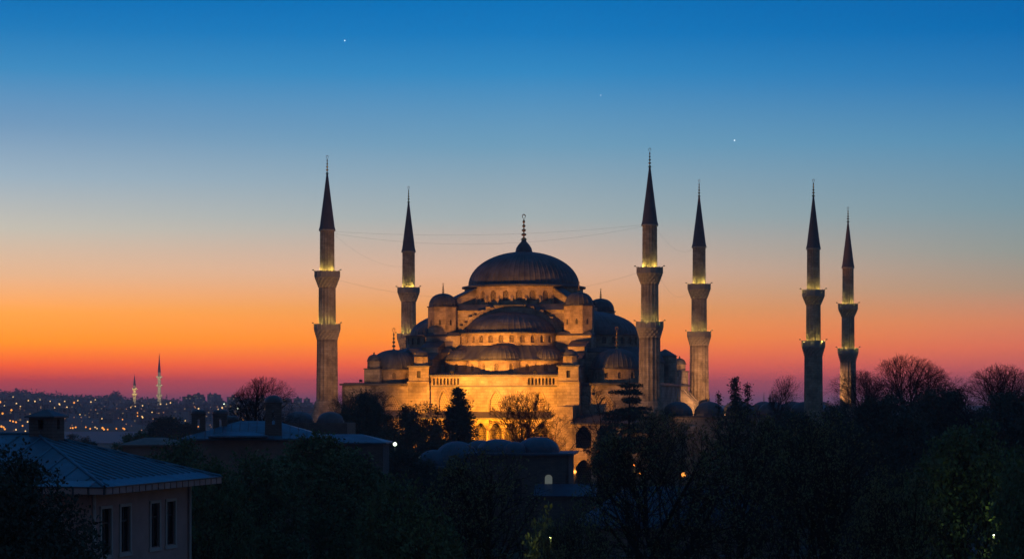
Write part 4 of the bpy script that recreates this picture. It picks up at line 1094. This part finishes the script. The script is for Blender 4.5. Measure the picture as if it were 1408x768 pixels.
# small lamps and street lights
def glow_mesh(r, m, h): q = MB(); q.tube([(0, 0, -7), (0, 0, h)], .12, 3, 0); q.ball((0, 0, h+r), r, 1, 8, 5); return q.mesh('street_lamp', ['iron', m])
gl = {'o': glow_mesh(1.15, 'lamp_orange', 7), 'y': glow_mesh(.8, 'lamp_yellow', 7), 'd': glow_mesh(.55, 'lamp_dim', 6), 'w': glow_mesh(.8, 'lamp_white', 8)}
GLL = {'o': ('strong orange street lamp on the far shore', 'orange street lamps on the far shore'), 'y': ('warm yellow street lamp on the far hillside', 'yellow street lamps on the far hillside'),
       'd': ('dim reddish street lamp on the far hillside', 'dim street lamps on the far hillside'), 'w': ('white street lamp across the water', 'white street lamps across the water')}
SPOTS = []
for px, py in ((2, 586), (5, 587), (14, 578), (18, 579), (22, 580), (97, 588), (100, 588), (104, 587), (118, 587), (124, 589), (141, 588), (143, 590), (148, 590), (160, 589), (171, 589.5), (31, 585)): SPOTS.append((px, py, 'o'))
for px, py in ((6, 557), (28, 558), (18, 545), (39, 550), (48, 551), (69, 551), (89, 551), (107, 550), (92, 559), (204, 589), (215, 593), (111, 595), (178, 594), (196, 557), (229, 555), (209, 566), (186, 558), (75, 560), (239, 574), (273, 561), (333, 575), (55, 549), (125, 552), (131, 549), (300, 562), (35, 592), (22, 590)): SPOTS.append((px, py, 'y'))
for px, py in ((243, 590), (308, 556), (312, 557), (318, 558), (327, 562), (253, 595), (143, 597), (188, 596)): SPOTS.append((px, py, 'w'))
for i in range(120): SPOTS.append((rd.uniform(0, 345), rd.choice((rd.uniform(549, 578), rd.uniform(556, 592), rd.uniform(582, 600))), rd.choice('dddyd') if rd.random() < .85 else 'o'))
for px, py, k in SPOTS:
    Yd = 1175 if k != 'w' else 1185
    while Yd < 3500:
        x = (px-704)/F*Yd
        if ZC+(HY-py)/F*Yd > .5 and hill_h(x, Yd)+11 >= ZC+(HY-py)/F*Yd: break
        if ZC+(HY-py)/F*(Yd+15) < .5 and Yd < 1300: break
        Yd += 15
    x, y, z = P(px, py, Yd)
    base = (0 if Yd < 1480 else max(0, hill_h(x, y)))
    o = bpy.data.objects.new('street_lamp', gl[k]); C.objects.link(o); sc = Yd/2500
    sc = max(.45, sc)*rd.uniform(.55, 1.2)
    o.location = (x, y, z-8*sc); o.scale = (sc, sc, sc)
    tag(o, GLL[k][0], 'street lamp', GLL[k][1])
# ridge woods: one far mass
wd = MB(); pts = []
for i in range(1500):
    px = rd.uniform(-30, 700); Yd = rd.uniform(3250, 3750) if i % 3 else rd.uniform(1600, 3300); x = (px-704)/F*Yd
    pts.append((x, Yd, hill_h(x, Yd)+rd.uniform(0, 2.5)))
for px in [rd.gauss(157, 4) for _ in range(25)]: pts.append(((px-704)/F*3500, 3500, hill_h((px-704)/F*3500, 3500)+rd.uniform(2, 12)))
leaf_cloud(wd, pts, 10, 3.0, 2.2, np.random.default_rng(9), 0)
tag(wd.build('far_wood', 'leaf_dark'), 'dark tree cover strewn over the far hillside and its ridge', 'wood', kind='stuff')
# two lit minarets far away
def far_minaret(px, py, Yd, H, rr, nb, label):
    x, y, z = P(px, py, Yd); zb = max(0, hill_h(x, y)); H = z-zb; root = thing('far_minaret', (x, y, zb), label, 'minaret', 0)
    q = MB(); q.lathe(0, 0, [(rr*1.15, 0), (rr, H*.2), (rr*.75, H*.66)], 12); q.build('shaft', 'minaret_far', root)
    zs_ = [H*(.38 if nb > 1 else .45), H*.55][:nb] if nb < 3 else [H*.24, H*.42, H*.57]
    for zb_ in zs_:
        b = MB(); b.lathe(0, 0, [(rr, zb_-1.5), (rr*1.75, zb_), (rr*1.75, zb_+1.3), (rr*1.55, zb_+1.3), (rr*1.55, zb_+.1), (rr*.6, zb_+.1)], 12); b.build('balcony', 'minaret_far', root)
        for a in (-2.3, -.85): light('POINT', (rr*4.2*cos(a), rr*4.2*sin(a), zb_-1), 1000 if nb < 3 else 800, (1, .85, .55) if nb > 2 else (1, .72, .3), root, rad=.5)
    q = MB(); q.lathe(0, 0, [(rr*.9, H*.66), (rr*.4, H*.84), (.08, H)], 12); q.build('spire', 'lead_cone', root)
far_minaret(219, 485, 2500, 0, 2.1, 3, 'taller white-lit minaret on the far left horizon')
far_minaret(185, 514, 2600, 0, 1.9, 2, 'shorter yellow-lit minaret on the far left horizon')
# haze: even air around everything
hzb = MB(); hzb.box(-7200, 7200, -320, 6100, -1.5, 68)
ho = tag(hzb.build('haze', 'dark'), 'thin dusk haze over the city', 'haze', kind='stuff')
hmj = bpy.data.materials.new('haze_air'); hmj.use_nodes = True; hn, hl = hmj.node_tree.nodes, hmj.node_tree.links; hn.clear()
vp = hn.new('ShaderNodeVolumePrincipled'); vp.inputs['Color'].default_value = (1, .88, .95, 1); vp.inputs['Density'].default_value = .00016; vp.inputs['Anisotropy'].default_value = .5
vo = hn.new('ShaderNodeOutputMaterial'); hl.new(vp.outputs[0], vo.inputs['Volume'])
ho.data.materials.clear(); ho.data.materials.append(hmj)
# stars
for px, py, r in ((474, 56, 3.2), (1010, 193, 3.6), (826, 131, 2)):
    Yd = 12000; q = MB(); q.ball((0, 0, 0), r, 0, 8, 6); o = q.build('star', 'star_glow'); o.location = P(px, py, Yd)
    tag(o, {474: 'bright star in the upper left sky', 1010: 'bright star in the sky above the detached minarets', 826: 'faint star high above the tallest minaret'}[px], 'star')
